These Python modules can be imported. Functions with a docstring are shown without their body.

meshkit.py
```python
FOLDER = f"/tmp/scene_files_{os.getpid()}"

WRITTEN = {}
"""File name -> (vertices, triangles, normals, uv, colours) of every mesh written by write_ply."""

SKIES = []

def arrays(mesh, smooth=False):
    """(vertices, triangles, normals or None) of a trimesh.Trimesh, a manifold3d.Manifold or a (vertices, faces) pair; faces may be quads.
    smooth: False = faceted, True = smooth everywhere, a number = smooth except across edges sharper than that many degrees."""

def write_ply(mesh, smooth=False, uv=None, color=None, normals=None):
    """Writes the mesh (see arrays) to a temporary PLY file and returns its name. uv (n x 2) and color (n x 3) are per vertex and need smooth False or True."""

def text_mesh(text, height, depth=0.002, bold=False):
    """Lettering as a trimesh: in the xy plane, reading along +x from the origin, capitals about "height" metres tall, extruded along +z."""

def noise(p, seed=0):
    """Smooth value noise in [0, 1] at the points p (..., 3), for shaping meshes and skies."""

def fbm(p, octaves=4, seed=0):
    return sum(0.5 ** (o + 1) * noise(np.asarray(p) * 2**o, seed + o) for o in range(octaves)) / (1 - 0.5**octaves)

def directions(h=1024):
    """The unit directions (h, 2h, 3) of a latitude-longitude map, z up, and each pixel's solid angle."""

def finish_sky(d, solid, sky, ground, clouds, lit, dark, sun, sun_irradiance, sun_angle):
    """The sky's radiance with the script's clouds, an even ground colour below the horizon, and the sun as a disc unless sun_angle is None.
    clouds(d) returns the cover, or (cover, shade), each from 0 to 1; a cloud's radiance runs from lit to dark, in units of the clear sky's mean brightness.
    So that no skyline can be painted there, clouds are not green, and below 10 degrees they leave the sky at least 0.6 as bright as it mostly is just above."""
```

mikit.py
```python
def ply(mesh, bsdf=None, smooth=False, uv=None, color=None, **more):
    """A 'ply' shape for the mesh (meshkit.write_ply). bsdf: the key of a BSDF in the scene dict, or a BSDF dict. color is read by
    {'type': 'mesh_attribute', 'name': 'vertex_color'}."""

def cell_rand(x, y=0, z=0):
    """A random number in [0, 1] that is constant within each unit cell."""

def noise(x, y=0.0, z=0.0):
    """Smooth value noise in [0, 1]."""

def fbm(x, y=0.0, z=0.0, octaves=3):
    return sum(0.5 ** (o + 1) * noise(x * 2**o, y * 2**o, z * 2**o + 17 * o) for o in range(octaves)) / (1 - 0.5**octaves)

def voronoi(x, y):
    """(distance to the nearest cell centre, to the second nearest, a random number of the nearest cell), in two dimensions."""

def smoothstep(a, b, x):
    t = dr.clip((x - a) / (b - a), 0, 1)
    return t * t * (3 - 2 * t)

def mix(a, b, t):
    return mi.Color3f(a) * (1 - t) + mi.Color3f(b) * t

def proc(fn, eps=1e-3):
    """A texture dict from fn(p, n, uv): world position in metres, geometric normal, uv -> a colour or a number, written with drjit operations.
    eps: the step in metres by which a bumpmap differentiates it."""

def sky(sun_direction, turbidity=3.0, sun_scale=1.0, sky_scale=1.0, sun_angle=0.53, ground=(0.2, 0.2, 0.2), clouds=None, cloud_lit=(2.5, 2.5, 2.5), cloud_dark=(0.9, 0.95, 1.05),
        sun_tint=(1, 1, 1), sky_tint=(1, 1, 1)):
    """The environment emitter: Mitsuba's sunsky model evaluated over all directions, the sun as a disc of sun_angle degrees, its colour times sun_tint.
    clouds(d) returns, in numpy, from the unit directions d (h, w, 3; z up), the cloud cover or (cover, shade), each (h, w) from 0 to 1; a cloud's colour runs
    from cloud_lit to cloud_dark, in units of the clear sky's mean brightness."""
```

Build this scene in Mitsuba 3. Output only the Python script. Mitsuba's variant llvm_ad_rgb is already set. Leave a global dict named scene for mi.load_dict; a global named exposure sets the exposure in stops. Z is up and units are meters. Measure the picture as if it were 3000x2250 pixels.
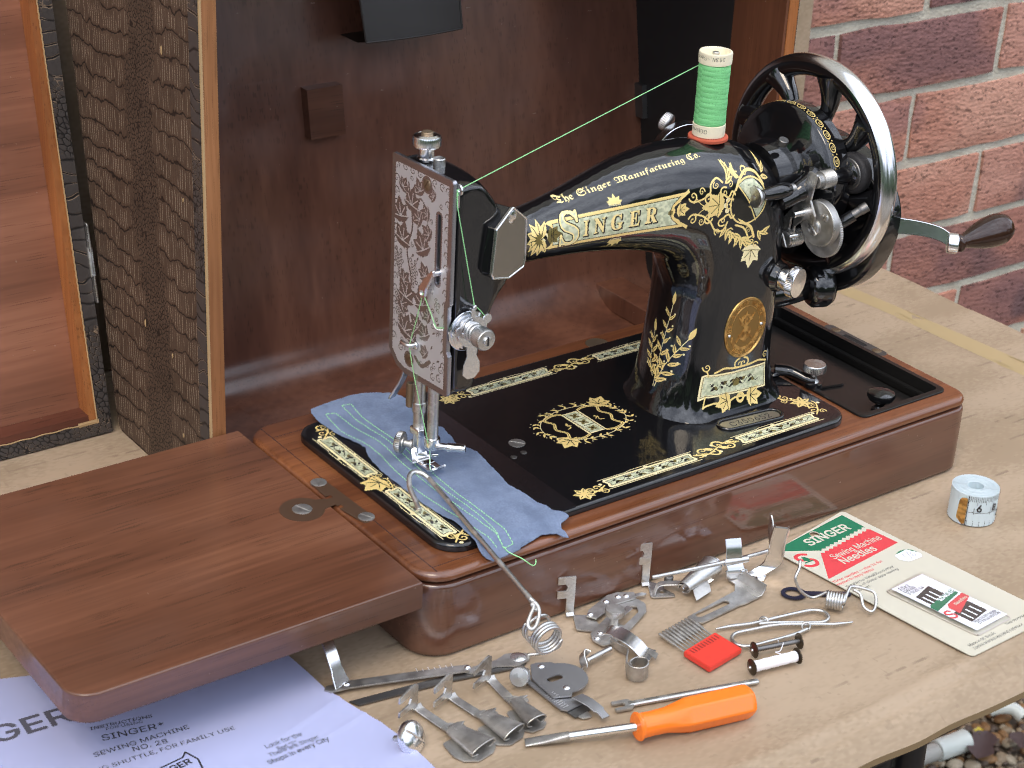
import math, glob, numpy as np, trimesh, shapely, mitsuba as mi, drjit as dr, mikit, meshkit
import manifold3d as m3
from shapely import affinity
from shapely.geometry import Polygon, MultiPolygon, LineString, Point, box as sbox
from shapely.ops import unary_union
from scipy.ndimage import gaussian_filter, map_coordinates
from mikit import proc, noise, fbm, voronoi, cell_rand, smoothstep, mix

rng = np.random.default_rng(7)
scene, labels = {}, {}
pi = math.pi
V3 = lambda *a: np.array(a, float)

# ------------------------------------------------------------------ camera, sky, exposure
CAM = V3(-0.503723, -0.730984, 0.618199)
yaw, pitch, roll = 0.651111, 0.457924, 0.051258
fwd = V3(math.sin(yaw)*math.cos(pitch), math.cos(yaw)*math.cos(pitch), -math.sin(pitch))
rt = np.cross(fwd, V3(0, 0, 1)); rt /= np.linalg.norm(rt); upv = np.cross(rt, fwd)
upv = -rt*math.sin(roll) + upv*math.cos(roll)
scene['camera'] = {'type': 'thinlens', 'fov': 2*math.degrees(math.atan(1500/5533.27)), 'fov_axis': 'x', 'near_clip': 0.05, 'far_clip': 200.0,
                   'aperture_radius': 0.0016, 'focus_distance': 1.22,
                   'to_world': mi.ScalarTransform4f().look_at(origin=CAM.tolist(), target=(CAM+fwd).tolist(), up=upv.tolist())}
def cloud_fn(d):
    n = meshkit.fbm(d*3.1 + 5, 4, 3)
    return np.ones(n.shape), np.clip((n - 0.40)*2.2 + 0.55*(1 - d[..., 2])**1.5, 0, 1)
scene['sky'] = mikit.sky((-0.45, -0.35, 0.82), turbidity=3, sun_scale=0.16, sun_angle=24, sky_scale=1.0, clouds=cloud_fn,
                         cloud_lit=(3.9, 4.15, 4.7), cloud_dark=(1.2, 1.35, 1.7), ground=(0.12, 0.12, 0.10))
exposure = 2.6

# ------------------------------------------------------------------ entries
def key_for(name, parent=None):
    base = name if parent is None else parent + '__' + name
    taken = lambda k: k in scene or k in labels or any(q.startswith(k + '__') for q in scene)
    if not taken(base): return base
    i = 1
    while taken(f'{base}_{i:03d}'): i += 1
    return f'{base}_{i:03d}'
def thing(name, label, cat, group=None):
    k = key_for(name); labels[k] = {'label': label, 'category': cat}
    if group: labels[k]['group'] = group
    return k
def as_tm(m):
    if hasattr(m, 'to_mesh'):
        q = m.to_mesh(); return trimesh.Trimesh(np.array(q.vert_properties[:, :3], float), np.array(q.tri_verts), process=False)
    if isinstance(m, tuple):
        v, f = np.asarray(m[0], float), np.asarray(m[1], int)
        if f.shape[1] == 4: f = np.vstack([f[:, [0, 1, 2]], f[:, [0, 2, 3]]])
        return trimesh.Trimesh(v, f, process=False)
    if isinstance(m, list): return trimesh.util.concatenate([as_tm(x) for x in m])
    return m
def put(name, mesh, mat, parent=None, smooth=35, label=None, cat=None, group=None, kind=None):
    m = as_tm(mesh)
    k = key_for(name, parent)
    scene[k] = mikit.ply((np.asarray(m.vertices)*0.001, np.asarray(m.faces)), mat, smooth=smooth)
    if label or kind:
        labels[k] = {}
        if label: labels[k]['label'] = label
        if cat: labels[k]['category'] = cat
        if group: labels[k]['group'] = group
        if kind: labels[k]['kind'] = kind
    return k

# ------------------------------------------------------------------ shapes (all in millimetres)
def move(m, t=(0, 0, 0), R=None):
    m = as_tm(m).copy(); v = np.asarray(m.vertices)
    if R is not None: v = v @ np.asarray(R).T
    m.vertices = v + np.asarray(t, float); return m
def rotm(axis, deg):
    a = np.asarray(axis, float); a = a/np.linalg.norm(a); t = math.radians(deg); K = np.array([[0, -a[2], a[1]], [a[2], 0, -a[0]], [-a[1], a[0], 0]])
    return np.eye(3) + math.sin(t)*K + (1-math.cos(t))*K@K
def frame(d, up=(0, 0, 1)):
    d = np.asarray(d, float); d = d/np.linalg.norm(d); u = np.asarray(up, float)
    if abs(d @ u)/np.linalg.norm(u) > 0.98: u = V3(1, 0, 0)
    s = np.cross(u, d); s /= np.linalg.norm(s); return s, np.cross(d, s), d
def rbox(lo, hi, r=1.0, seg=8):
    lo, hi = np.minimum(lo, hi).astype(float), np.maximum(lo, hi).astype(float)
    r = min(r, *(0.49*(hi-lo))); s = m3.Manifold.sphere(r, seg)
    return m3.Manifold.batch_hull([s.translate([float(c) for c in p]) for p in np.stack(np.meshgrid(*zip(lo+r, hi-r)), -1).reshape(-1, 3)])
def bx(lo, hi):
    lo, hi = np.minimum(lo, hi), np.maximum(lo, hi)
    return m3.Manifold.cube([float(x) for x in np.subtract(hi, lo)]).translate([float(x) for x in lo])
def man(m):
    m = as_tm(m).copy(); m.merge_vertices(); m.fix_normals()
    return m3.Manifold(m3.Mesh(np.asarray(m.vertices, np.float32), np.asarray(m.faces, np.uint32)))
def lathe(prof, p0, d, n=40, up=(0, 0, 1), knurl=None):
    """prof: (r, t) along the axis d from p0. knurl: (t0, t1, count, depth)"""
    if knurl: n = knurl[2]*2
    prof = np.asarray(prof, float); s, u, d = frame(d, up); a = np.arange(n)*2*pi/n
    ring = np.cos(a)[:, None]*s + np.sin(a)[:, None]*u; v = []
    for r, t in prof:
        rr = np.full(n, r)
        if knurl and knurl[0] <= t <= knurl[1]: rr = rr - knurl[3]*(np.arange(n) % 2)
        v.append(np.asarray(p0, float) + d*t + ring*rr[:, None])
    v = np.vstack(v); f = []
    i = np.arange(n); j = (i+1) % n
    for k in range(len(prof)-1): f.append(np.stack([k*n+i, k*n+j, (k+1)*n+j, (k+1)*n+i], -1))
    f = np.vstack(f); f = np.vstack([f[:, [0, 1, 2]], f[:, [0, 2, 3]]])
    caps = []
    for k, rev in ((0, 1), (len(prof)-1, 0)):
        if prof[k][0] > 1e-6:
            c = len(v); v = np.vstack([v, np.asarray(p0, float) + d*prof[k][1]]); t = np.stack([k*n+i, k*n+j, np.full(n, c)], -1)
            caps.append(t[:, ::-1] if rev else t)
    return trimesh.Trimesh(v, np.vstack([f, *caps]), process=False)
def rod(p0, p1, r, n=20, ch=0.4, r1=None):
    p0, p1 = np.asarray(p0, float), np.asarray(p1, float); L = np.linalg.norm(p1-p0); r1 = r if r1 is None else r1; ch = min(ch, r*.5, r1*.5)
    return lathe([(r-ch, 0), (r, ch), (r1, L-ch), (r1-ch, L)], p0, p1-p0, n)
def spline(P, m=8, closed=False):
    P = np.asarray(P, float); n = len(P); out = []
    g = (lambda i: P[i % n]) if closed else (lambda i: P[min(max(i, 0), n-1)])
    for i in range(n if closed else n-1):
        a, b, c, d = g(i-1), g(i), g(i+1), g(i+2)
        for t in np.arange(m)/m: out.append(.5*((2*b)+(c-a)*t+(2*a-5*b+4*c-d)*t*t+(3*b-a-3*c+d)*t**3))
    if not closed: out.append(P[-1])
    return np.array(out)
def tube(P, r, n=10, closed=False):
    P = np.asarray(P, float); r = np.broadcast_to(r, (len(P),)).astype(float)
    T = np.gradient(P, axis=0) if not closed else np.roll(P, -1, 0)-np.roll(P, 1, 0)
    T /= np.linalg.norm(T, axis=1, keepdims=True)+1e-12
    s, u, _ = frame(T[0]); S = [s]
    for i in range(1, len(P)):
        q = S[-1]-T[i]*(S[-1]@T[i]); S.append(q/(np.linalg.norm(q)+1e-12))
    S = np.array(S); U = np.cross(T, S); a = np.arange(n)*2*pi/n
    v = (P[:, None]+r[:, None, None]*(np.cos(a)[None, :, None]*S[:, None]+np.sin(a)[None, :, None]*U[:, None])).reshape(-1, 3)
    m = len(P); i, j = np.meshgrid(np.arange(m if closed else m-1), np.arange(n), indexing='ij'); i2 = (i+1) % m
    q = np.stack([i*n+j, i*n+(j+1) % n, i2*n+(j+1) % n, i2*n+j], -1).reshape(-1, 4); f = np.vstack([q[:, [0, 1, 2]], q[:, [0, 2, 3]]])
    if not closed:
        k = np.arange(n); c0, c1 = len(v), len(v)+1; v = np.vstack([v, P[0], P[-1]])
        f = np.vstack([f, np.stack([(k+1) % n, k, np.full(n, c0)], -1), np.stack([(m-1)*n+k, (m-1)*n+(k+1) % n, np.full(n, c1)], -1)])
    return trimesh.Trimesh(v, f, process=False)
def strip(P, side, w, t):
    """A bent strip of sheet metal: path P, the side vector(s), width(s) w and thickness t."""
    P = np.asarray(P, float); n = len(P); side = np.broadcast_to(np.asarray(side, float), (n, 3)); side = side/np.linalg.norm(side, axis=1, keepdims=True)
    w = np.broadcast_to(w, (n,)).astype(float); T = np.gradient(P, axis=0); N = np.cross(T, side); N /= np.linalg.norm(N, axis=1, keepdims=True)+1e-12
    c = min(t*.3, .3)
    offs = [(-1, -.5, 0, 1), (-1, .5, 0, -1), (-1, .5, 1, 0), (1, .5, -1, 0), (1, .5, 0, -1), (1, -.5, 0, 1), (1, -.5, -1, 0), (-1, -.5, 1, 0)]
    v = np.stack([P+side*((a*w/2)+cx*c)[:, None]+N*(b*t+cy*c) for a, b, cx, cy in offs], 1).reshape(-1, 3); k = 8
    i, j = np.meshgrid(np.arange(n-1), np.arange(k), indexing='ij')
    q = np.stack([i*k+j, i*k+(j+1) % k, (i+1)*k+(j+1) % k, (i+1)*k+j], -1).reshape(-1, 4); f = [q[:, [0, 1, 2]], q[:, [0, 2, 3]]]
    for b, rev in ((0, 1), ((n-1)*k, 0)):
        cap = np.array([[b, b+x, b+x+1] for x in range(1, k-1)]); f.append(cap[:, ::-1] if rev else cap)
    return trimesh.Trimesh(v, np.vstack(f), process=False)
def loft(rings):
    rings = np.asarray(rings, float); m, n, _ = rings.shape; v = rings.reshape(-1, 3)
    i, j = np.meshgrid(np.arange(m-1), np.arange(n), indexing='ij')
    q = np.stack([i*n+j, i*n+(j+1) % n, (i+1)*n+(j+1) % n, (i+1)*n+j], -1).reshape(-1, 4); f = [q[:, [0, 1, 2]], q[:, [0, 2, 3]]]
    k = np.arange(n); c0 = len(v); v = np.vstack([v, rings[0].mean(0), rings[-1].mean(0)])
    f += [np.stack([(k+1) % n, k, np.full(n, c0)], -1), np.stack([(m-1)*n+k, (m-1)*n+(k+1) % n, np.full(n, c0+1)], -1)]
    return trimesh.Trimesh(v, np.vstack(f), process=False)
def rr_ring(x0, x1, y0, y1, r, inset=0, n=8):
    rs = list(r) if np.ndim(r) else [r]*4; out = []
    for (cx, cy, a0), q in zip(((x1, y1, 0), (x0, y1, 90), (x0, y0, 180), (x1, y0, 270)), rs):
        q0 = max(q, .01); q1 = max(q-inset, .05); px = cx-q0 if cx == x1 else cx+q0; py = cy-q0 if cy == y1 else cy+q0
        ins = inset if q < inset else 0
        if ins: px += (-(inset-q) if cx == x1 else (inset-q)); py += (-(inset-q) if cy == y1 else (inset-q))
        a = np.radians(a0+np.linspace(0, 90, n)); out.append(np.stack([px+q1*np.cos(a), py+q1*np.sin(a)], -1))
    return np.vstack(out)
def slab(x0, x1, y0, y1, r, prof, n=8):
    return loft([np.c_[rr_ring(x0, x1, y0, y1, r, ins, n), np.full(4*n, z)] for z, ins in prof])
def polys(g):
    return [p for p in getattr(g, 'geoms', [g]) if isinstance(p, Polygon) and p.area > 1e-7]
def ext(g, z0, z1):
    if not polys(g): return trimesh.Trimesh(np.zeros((3, 3)), [[0, 1, 2]], process=False)
    return trimesh.util.concatenate([trimesh.creation.extrude_polygon(p, z1-z0, engine='earcut').apply_translation([0, 0, z0]) for p in polys(g)])
def plate(g, z0, z1, b=0.35):
    """a plate from a polygon with its edges rounded by b"""
    g = g.simplify(.03); h = (z1-z0)
    return trimesh.util.concatenate([ext(g.buffer(-b), z0, z1), ext(g.buffer(-b*.4), z0+b*.35, z1-b*.35), ext(g, z0+b, z1-b)]) if h > 2*b else ext(g, z0, z1)
def flat(g, size=None):
    vs, fs, o = [], [], 0
    for p in polys(g):
        v, f = trimesh.creation.triangulate_polygon(p, engine='earcut'); v = np.c_[v, np.zeros(len(v))]
        if size: v, f = trimesh.remesh.subdivide_to_size(v, f, size, max_iter=12)
        n = np.cross(v[f[:, 1]]-v[f[:, 0]], v[f[:, 2]]-v[f[:, 0]])[:, 2]; f = np.where((n < 0)[:, None], f[:, ::-1], f)
        vs.append(v); fs.append(f+o); o += len(v)
    return np.vstack(vs), np.vstack(fs)
def onto(g, fn, size=None):
    v, f = flat(g, size); return trimesh.Trimesh(fn(v[:, 0], v[:, 1]), f, process=False)
def pl(*pts): return Polygon(pts).buffer(0)
def ring2(x, y, r, n=32): return Point(x, y).buffer(r, quad_segs=max(4, n//4))
def rpoly(pts, r):
    return Polygon(pts).buffer(0).buffer(-r).buffer(r, quad_segs=5)
def line(pts, w, m=6, cap=1): return LineString(spline(pts, m) if m else pts).buffer(w/2, cap_style=cap, quad_segs=3)
FONTS = {}
def text2(s, h, font='Inter', bold=0):
    """lettering as shapely polygons, baseline at the origin, capitals h tall"""
    from PIL import Image, ImageDraw, ImageFont
    ks = (font, 96)
    if ks not in FONTS:
        try: FONTS[ks] = ImageFont.truetype(glob.glob(f'/opt/blender-*/*/datafiles/fonts/{font}.woff2')[0], 96)
        except Exception: FONTS[ks] = ImageFont.truetype(glob.glob('/opt/blender-*/*/datafiles/fonts/Inter.woff2')[0], 96)
    f = FONTS[ks]; x0, y0, x1, y1 = f.getbbox(s, anchor='ls', stroke_width=bold)
    im = Image.new('L', (x1-x0+8, y1-y0+8)); ImageDraw.Draw(im).text((4-x0, 4-y0), s, 255, f, anchor='ls', stroke_width=bold)
    on = np.pad(np.asarray(im) > 127, ((0, 0), (1, 1))).astype(np.int8); d = np.diff(on, axis=1)
    rows, st = np.nonzero(d == 1); en = np.nonzero(d == -1)[1]
    g = unary_union(shapely.box(st, -rows-1, en, -rows)).buffer(0.6).buffer(-0.6).simplify(0.8)
    k = h/70.0
    return affinity.affine_transform(g, [k, 0, 0, k, (x0-4)*k, (4-y0)*k])
def text_w(s, h, width, **k):
    g = text2(s, h, **k); b = g.bounds
    return affinity.scale(affinity.translate(g, -b[0], 0), width/(b[2]-b[0]), 1, origin=(0, 0))
def nets(f, lo, hi, step, clip=True):
    """naive surface nets on f < 0, the vertices then moved onto f = 0"""
    lo, hi = np.asarray(lo, float), np.asarray(hi, float); n = np.ceil((hi-lo)/step).astype(int)+1
    ax = [lo[k]+np.arange(n[k])*step for k in range(3)]; G = np.stack(np.meshgrid(*ax, indexing='ij'), -1); F = f(G.reshape(-1, 3)).reshape(n)
    corners = [(a, b, c) for a in (0, 1) for b in (0, 1) for c in (0, 1)]
    sl = lambda o, e=1: tuple(slice(o[k], n[k]-e+o[k]) for k in range(3))
    ins = sum((F[sl(o)] < 0).astype(int) for o in corners); act = (ins > 0) & (ins < 8); idx = -np.ones(act.shape, int); cells = np.argwhere(act); idx[act] = np.arange(len(cells))
    acc = np.zeros((len(cells), 3)); cnt = np.zeros(len(cells))
    for a in corners:
        for k in range(3):
            if a[k]: continue
            b = list(a); b[k] = 1; b = tuple(b)
            fa, fb = F[tuple((cells+a).T)], F[tuple((cells+b).T)]; cr = (fa < 0) != (fb < 0)
            t = fa/np.where(cr, fa-fb, 1); p = np.array(a, float)[None]+np.outer(t, np.array(b)-np.array(a)); acc[cr] += p[cr]; cnt[cr] += 1
    v = lo+(cells+acc/cnt[:, None])*step; q = []
    for k in range(3):
        i, j = (k+1) % 3, (k+2) % 3; a = [slice(None)]*3; b = [slice(None)]*3; a[k], b[k] = slice(0, -1), slice(1, None)
        ch = np.argwhere((F[tuple(a)] < 0) != (F[tuple(b)] < 0)); ch = ch[(ch[:, i] > 0) & (ch[:, j] > 0) & (ch[:, i] < n[i]-1) & (ch[:, j] < n[j]-1)]
        sgn = F[tuple(ch.T)] < 0; c = []
        for di, dj in ((1, 1), (0, 1), (0, 0), (1, 0)):
            o = ch.copy(); o[:, i] -= di; o[:, j] -= dj; c.append(idx[tuple(o.T)])
        c = np.stack(c, -1); q.append(np.where(sgn[:, None], c, c[:, ::-1]))
    q = np.vstack(q); q = q[(q >= 0).all(1)]
    e = .35*step
    for _ in range(4):
        g = np.stack([(f(v+d)-f(v-d))/(2*e) for d in np.eye(3)*e], -1); g2 = (g*g).sum(1); s = f(v)/np.maximum(g2, 1e-9); s = np.clip(s, -step, step); v = v-g*s[:, None]
    return trimesh.Trimesh(v, np.vstack([q[:, [0, 1, 2]], q[:, [0, 2, 3]]]), process=False)
def screw_head(c, d, r, h=1.0, slot=35):
    """a domed screw head with its slot, centre c, outward normal d"""
    s, u, d = frame(d); a = math.radians(slot); q = s*math.cos(a)+u*math.sin(a); w = np.cross(d, q)
    head = man(lathe([(r, -.6), (r, h*.4), (r*.8, h*.85), (r*.3, h), (0, h*1.02)], c, d, 24))
    v = np.array([c+q*a1*r*1.2+w*b1*r*.13+d*(h*.35+c1*h) for a1 in (-1, 1) for b1 in (-1, 1) for c1 in (0, 1)])
    return head - m3.Manifold.hull_points(v.tolist())
# ------------------------------------------------------------------ materials
def bsdf(name, d): scene[name] = d; return name
def prin(name, col, rough=.5, metal=0., spec=.5, coat=0., coatg=.9, sheen=0., two=True, bump=None, bs=.0003, eps=.0004):
    c = col if isinstance(col, dict) else {'type': 'rgb', 'value': list(col)}
    r = rough if isinstance(rough, dict) else float(rough)
    d = {'type': 'principled', 'base_color': c, 'roughness': r, 'metallic': float(metal), 'specular': float(spec)}
    if coat: d['clearcoat'] = float(coat); d['clearcoat_gloss'] = float(coatg)
    if sheen: d['sheen'] = float(sheen)
    if bump is not None: d = {'type': 'bumpmap', 'arbitrary': proc(bump, eps), 'scale': float(bs), 'bsdf': d}
    return bsdf(name, {'type': 'twosided', 'bsdf': d} if two else d)
def metal(name, col, a): return bsdf(name, {'type': 'twosided', 'bsdf': {'type': 'roughconductor', 'distribution': 'ggx', 'alpha': float(a) if not isinstance(a, dict) else a, 'eta': {'type': 'rgb', 'value': [0., 0., 0.]}, 'k': {'type': 'rgb', 'value': [1., 1., 1.]}, 'specular_reflectance': col if isinstance(col, dict) else {'type': 'rgb', 'value': list(col)}}})

def wood(c_dark, c_mid, c_light, ax, fine=1.0, seed=0., fleck=.5):
    def fn(p, n, uv):
        q = [p.x, p.y, p.z]; L = q[ax]; a, b = [q[i] for i in range(3) if i != ax]
        warp = fbm(L*5+seed, a*14, b*14, 2)*.012
        a, b = a+warp, b+warp*.7
        g = fbm(L*13+seed, a*330*fine, b*330*fine, 3)
        s = noise(L*55+seed, a*1500*fine, b*1500*fine)
        big = fbm(L*3.2+seed*3, a*26, b*26, 3)
        c = mix(c_dark, c_mid, smoothstep(.25, .72, g*.28+big*.72))
        c = mix(c, c_light, smoothstep(.5, .85, big*.75+g*.25)*.6)
        pore = smoothstep(.66, .86, s)*smoothstep(.30, .6, noise(L*14, a*90, b*90+seed))
        spot = smoothstep(.5, .8, fbm(q[0]*9, q[1]*9, q[2]*9+seed, 2))
        dust = smoothstep(.955, .985, noise(q[0]*330, q[1]*330, q[2]*330+seed))
        return mix(c*(1-.6*fleck*pore)*(1-.18*spot), (.5, .42, .34), dust*.45*fleck)
    return proc(fn)
def varnish(lo, hi):
    def fn(p, n, uv): return lo+(hi-lo)*smoothstep(.35, .75, fbm(p.x*28, p.y*28, p.z*28, 3))+.05*smoothstep(.6, .9, noise(p.x*40, p.y*600, p.z*600))
    return proc(fn)
def woodbump(ax):
    def fn(p, n, uv):
        q = [p.x, p.y, p.z]; L = q[ax]; a, b = [q[i] for i in range(3) if i != ax]
        return noise(L*30, a*800, b*800)*.6+fbm(L*5, a*30, b*30, 2)
    return fn
prin('wood_flap', wood((.078, .030, .016), (.155, .062, .033), (.21, .097, .054), 0, 1, 3.), varnish(.16, .34), spec=.75, coat=.5, coatg=.72, bump=woodbump(0), bs=.00006)
prin('wood_rim', wood((.10, .032, .013), (.21, .075, .028), (.28, .11, .042), 0, 1.3, 9.), varnish(.14, .3), spec=.7, coat=.8, coatg=.85, bump=woodbump(0), bs=.00004)
prin('wood_body', wood((.062, .024, .014), (.105, .042, .024), (.135, .057, .033), 0, .8, 14.), varnish(.08, .26), spec=.8, coat=1., coatg=.93, bump=woodbump(0), bs=.00003)
prin('wood_case', wood((.085, .034, .022), (.145, .060, .037), (.19, .085, .052), 2, .7, 21., .4), varnish(.22, .36), spec=.6, coat=.3, coatg=.7)
prin('wood_lip', wood((.10, .036, .018), (.17, .065, .032), (.22, .09, .045), 2, .9, 71.), .4, spec=.45)
prin('wood_raw', wood((.20, .08, .03), (.38, .17, .07), (.50, .27, .13), 2, 1.5, 31.), .5, spec=.3)
prin('wood_lid', wood((.17, .066, .036), (.29, .118, .066), (.38, .17, .10), 0, .8, 41.), .42, spec=.45, coat=.3, coatg=.7)
prin('wood_lid_dark', wood((.10, .033, .02), (.16, .055, .032), (.2, .075, .045), 0, .8, 44.), .4, spec=.45)
prin('wood_orange', wood((.24, .078, .024), (.37, .135, .04), (.46, .19, .065), 2, 1.2, 51.), .4, spec=.45, coat=.3)
prin('wood_handle', wood((.012, .005, .003), (.045, .016, .008), (.12, .045, .016), 0, .5, 61.), .1, spec=.4, coat=1., coatg=.97)
prin('matt_black', (.012, .011, .011), .6)
prin('enamel', (.006, .006, .007), .05, spec=.95)
def bedrough(p, n, uv): return .07+.16*smoothstep(.4, .75, fbm(p.x*25, p.y*25, p.z*25, 3))
prin('enamel_bed', (.006, .006, .007), proc(bedrough), spec=.8)
prin('tin_black', (.026, .021, .018), .38, spec=.5)
prin('tray_black', (.012, .0115, .011), .2, spec=.3)
metal('chrome', (.88, .89, .91), .035)
def scuff(p, n, uv): return .10+.12*smoothstep(.45, .7, fbm(p.x*160, p.y*160, p.z*160, 3))
metal('nickel', (.66, .655, .64), proc(scuff))
prin('etched', (.60, .605, .63), .42, metal=.5)
def duskc(p, n, uv): return mix((.46, .45, .43), (.68, .67, .645), smoothstep(.3, .7, fbm(p.x*130, p.y*130, p.z*130, 3)))
def duskr(p, n, uv): return .17+.14*fbm(p.x*220, p.y*220, p.z*220, 2)
metal('steel', proc(duskc), proc(duskr))
metal('dark_steel', (.23, .225, .22), .22)
metal('bronze', (.33, .25, .17), .3)
prin('worn_brass', (.105, .06, .037), .42, metal=.4)
metal('cover_steel', (.40, .39, .36), .13)
metal('plate_steel', (.50, .51, .56), .12)
prin('letter_gold', (.95, .78, .36), .36, metal=.15, spec=.5)
prin('red_shade', (.30, .02, .015), .5)
prin('brass_dark', (.06, .045, .03), .3, metal=.6)
prin('blister_edge', (.55, .50, .44), .2)
metal('dusk_plate', (.44, .445, .46), .26)
metal('slide_steel', (.33,.33,.38), .07)
prin('serial_steel', (.30,.28,.22), .35, metal=.7)
prin('gold', (.88, .68, .27), .36, metal=.25, spec=.5, coat=.5, coatg=.9)
prin('pale_gold', (.93, .82, .48), .36, metal=.2, spec=.5, coat=.5, coatg=.9)
def silg(p, n, uv): return mix((.46, .50, .33), (.74, .76, .55), smoothstep(.3, .75, fbm(p.x*500, p.y*500, p.z*500, 2)))
prin('silver_green', proc(silg), .36, metal=.2, spec=.5, coat=.5, coatg=.9)
prin('decal_black', (.012, .011, .008), .12, spec=.5, coat=.5)
prin('decal_olive', (.19, .15, .045), .3, metal=.3, spec=.5, coat=.4)
def brassc(p, n, uv): return mix((.40, .22, .07), (.78, .50, .18), smoothstep(.3, .7, fbm(p.x*300, p.y*300, p.z*300, 2)))
prin('brass', proc(brassc), .3, metal=.9)
prin('brass_field', (.34, .20, .065), .5, metal=.8)
def crocrow(p):
    y, z = p.y*1000, p.z*1000
    w = (noise(y*.045, z*.05)-.5)*6+(noise(y*.16, z*.13, 4)-.5)*5+(noise(y*.5, z*.4, 9)-.5)*1.6
    return y, z, (z+w+.05*(y-285))/16.0
def crocmid(y, z): return 1-smoothstep(13, 24, dr.abs(y-290+7*dr.sin(z*.021)+(noise(z*.07, 2)-.5)*10))
def croc(p, n, uv):
    # scales: rows sagging across, split by fine upright ribs; small oval scales down the middle
    y, z, row = crocrow(p); fr = row-dr.floor(row); k = dr.floor(row)
    edge = smoothstep(.0, .07, fr)*smoothstep(.0, .07, 1-fr)
    cx = (y+noise(y*.2, z*.06)*1.6+cell_rand(k, 7)*3)/3.1; fx = cx-dr.floor(cx)
    rib = smoothstep(.0, .3, fx)*smoothstep(.0, .3, 1-fx)*(.6+.4*cell_rand(dr.floor(cx), k))
    d1, d2, r = voronoi(y*.46, z*.30)
    return dr.lerp(edge*(.5+.5*rib), smoothstep(.04, .30, d2-d1)*.85, crocmid(y, z))
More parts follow.
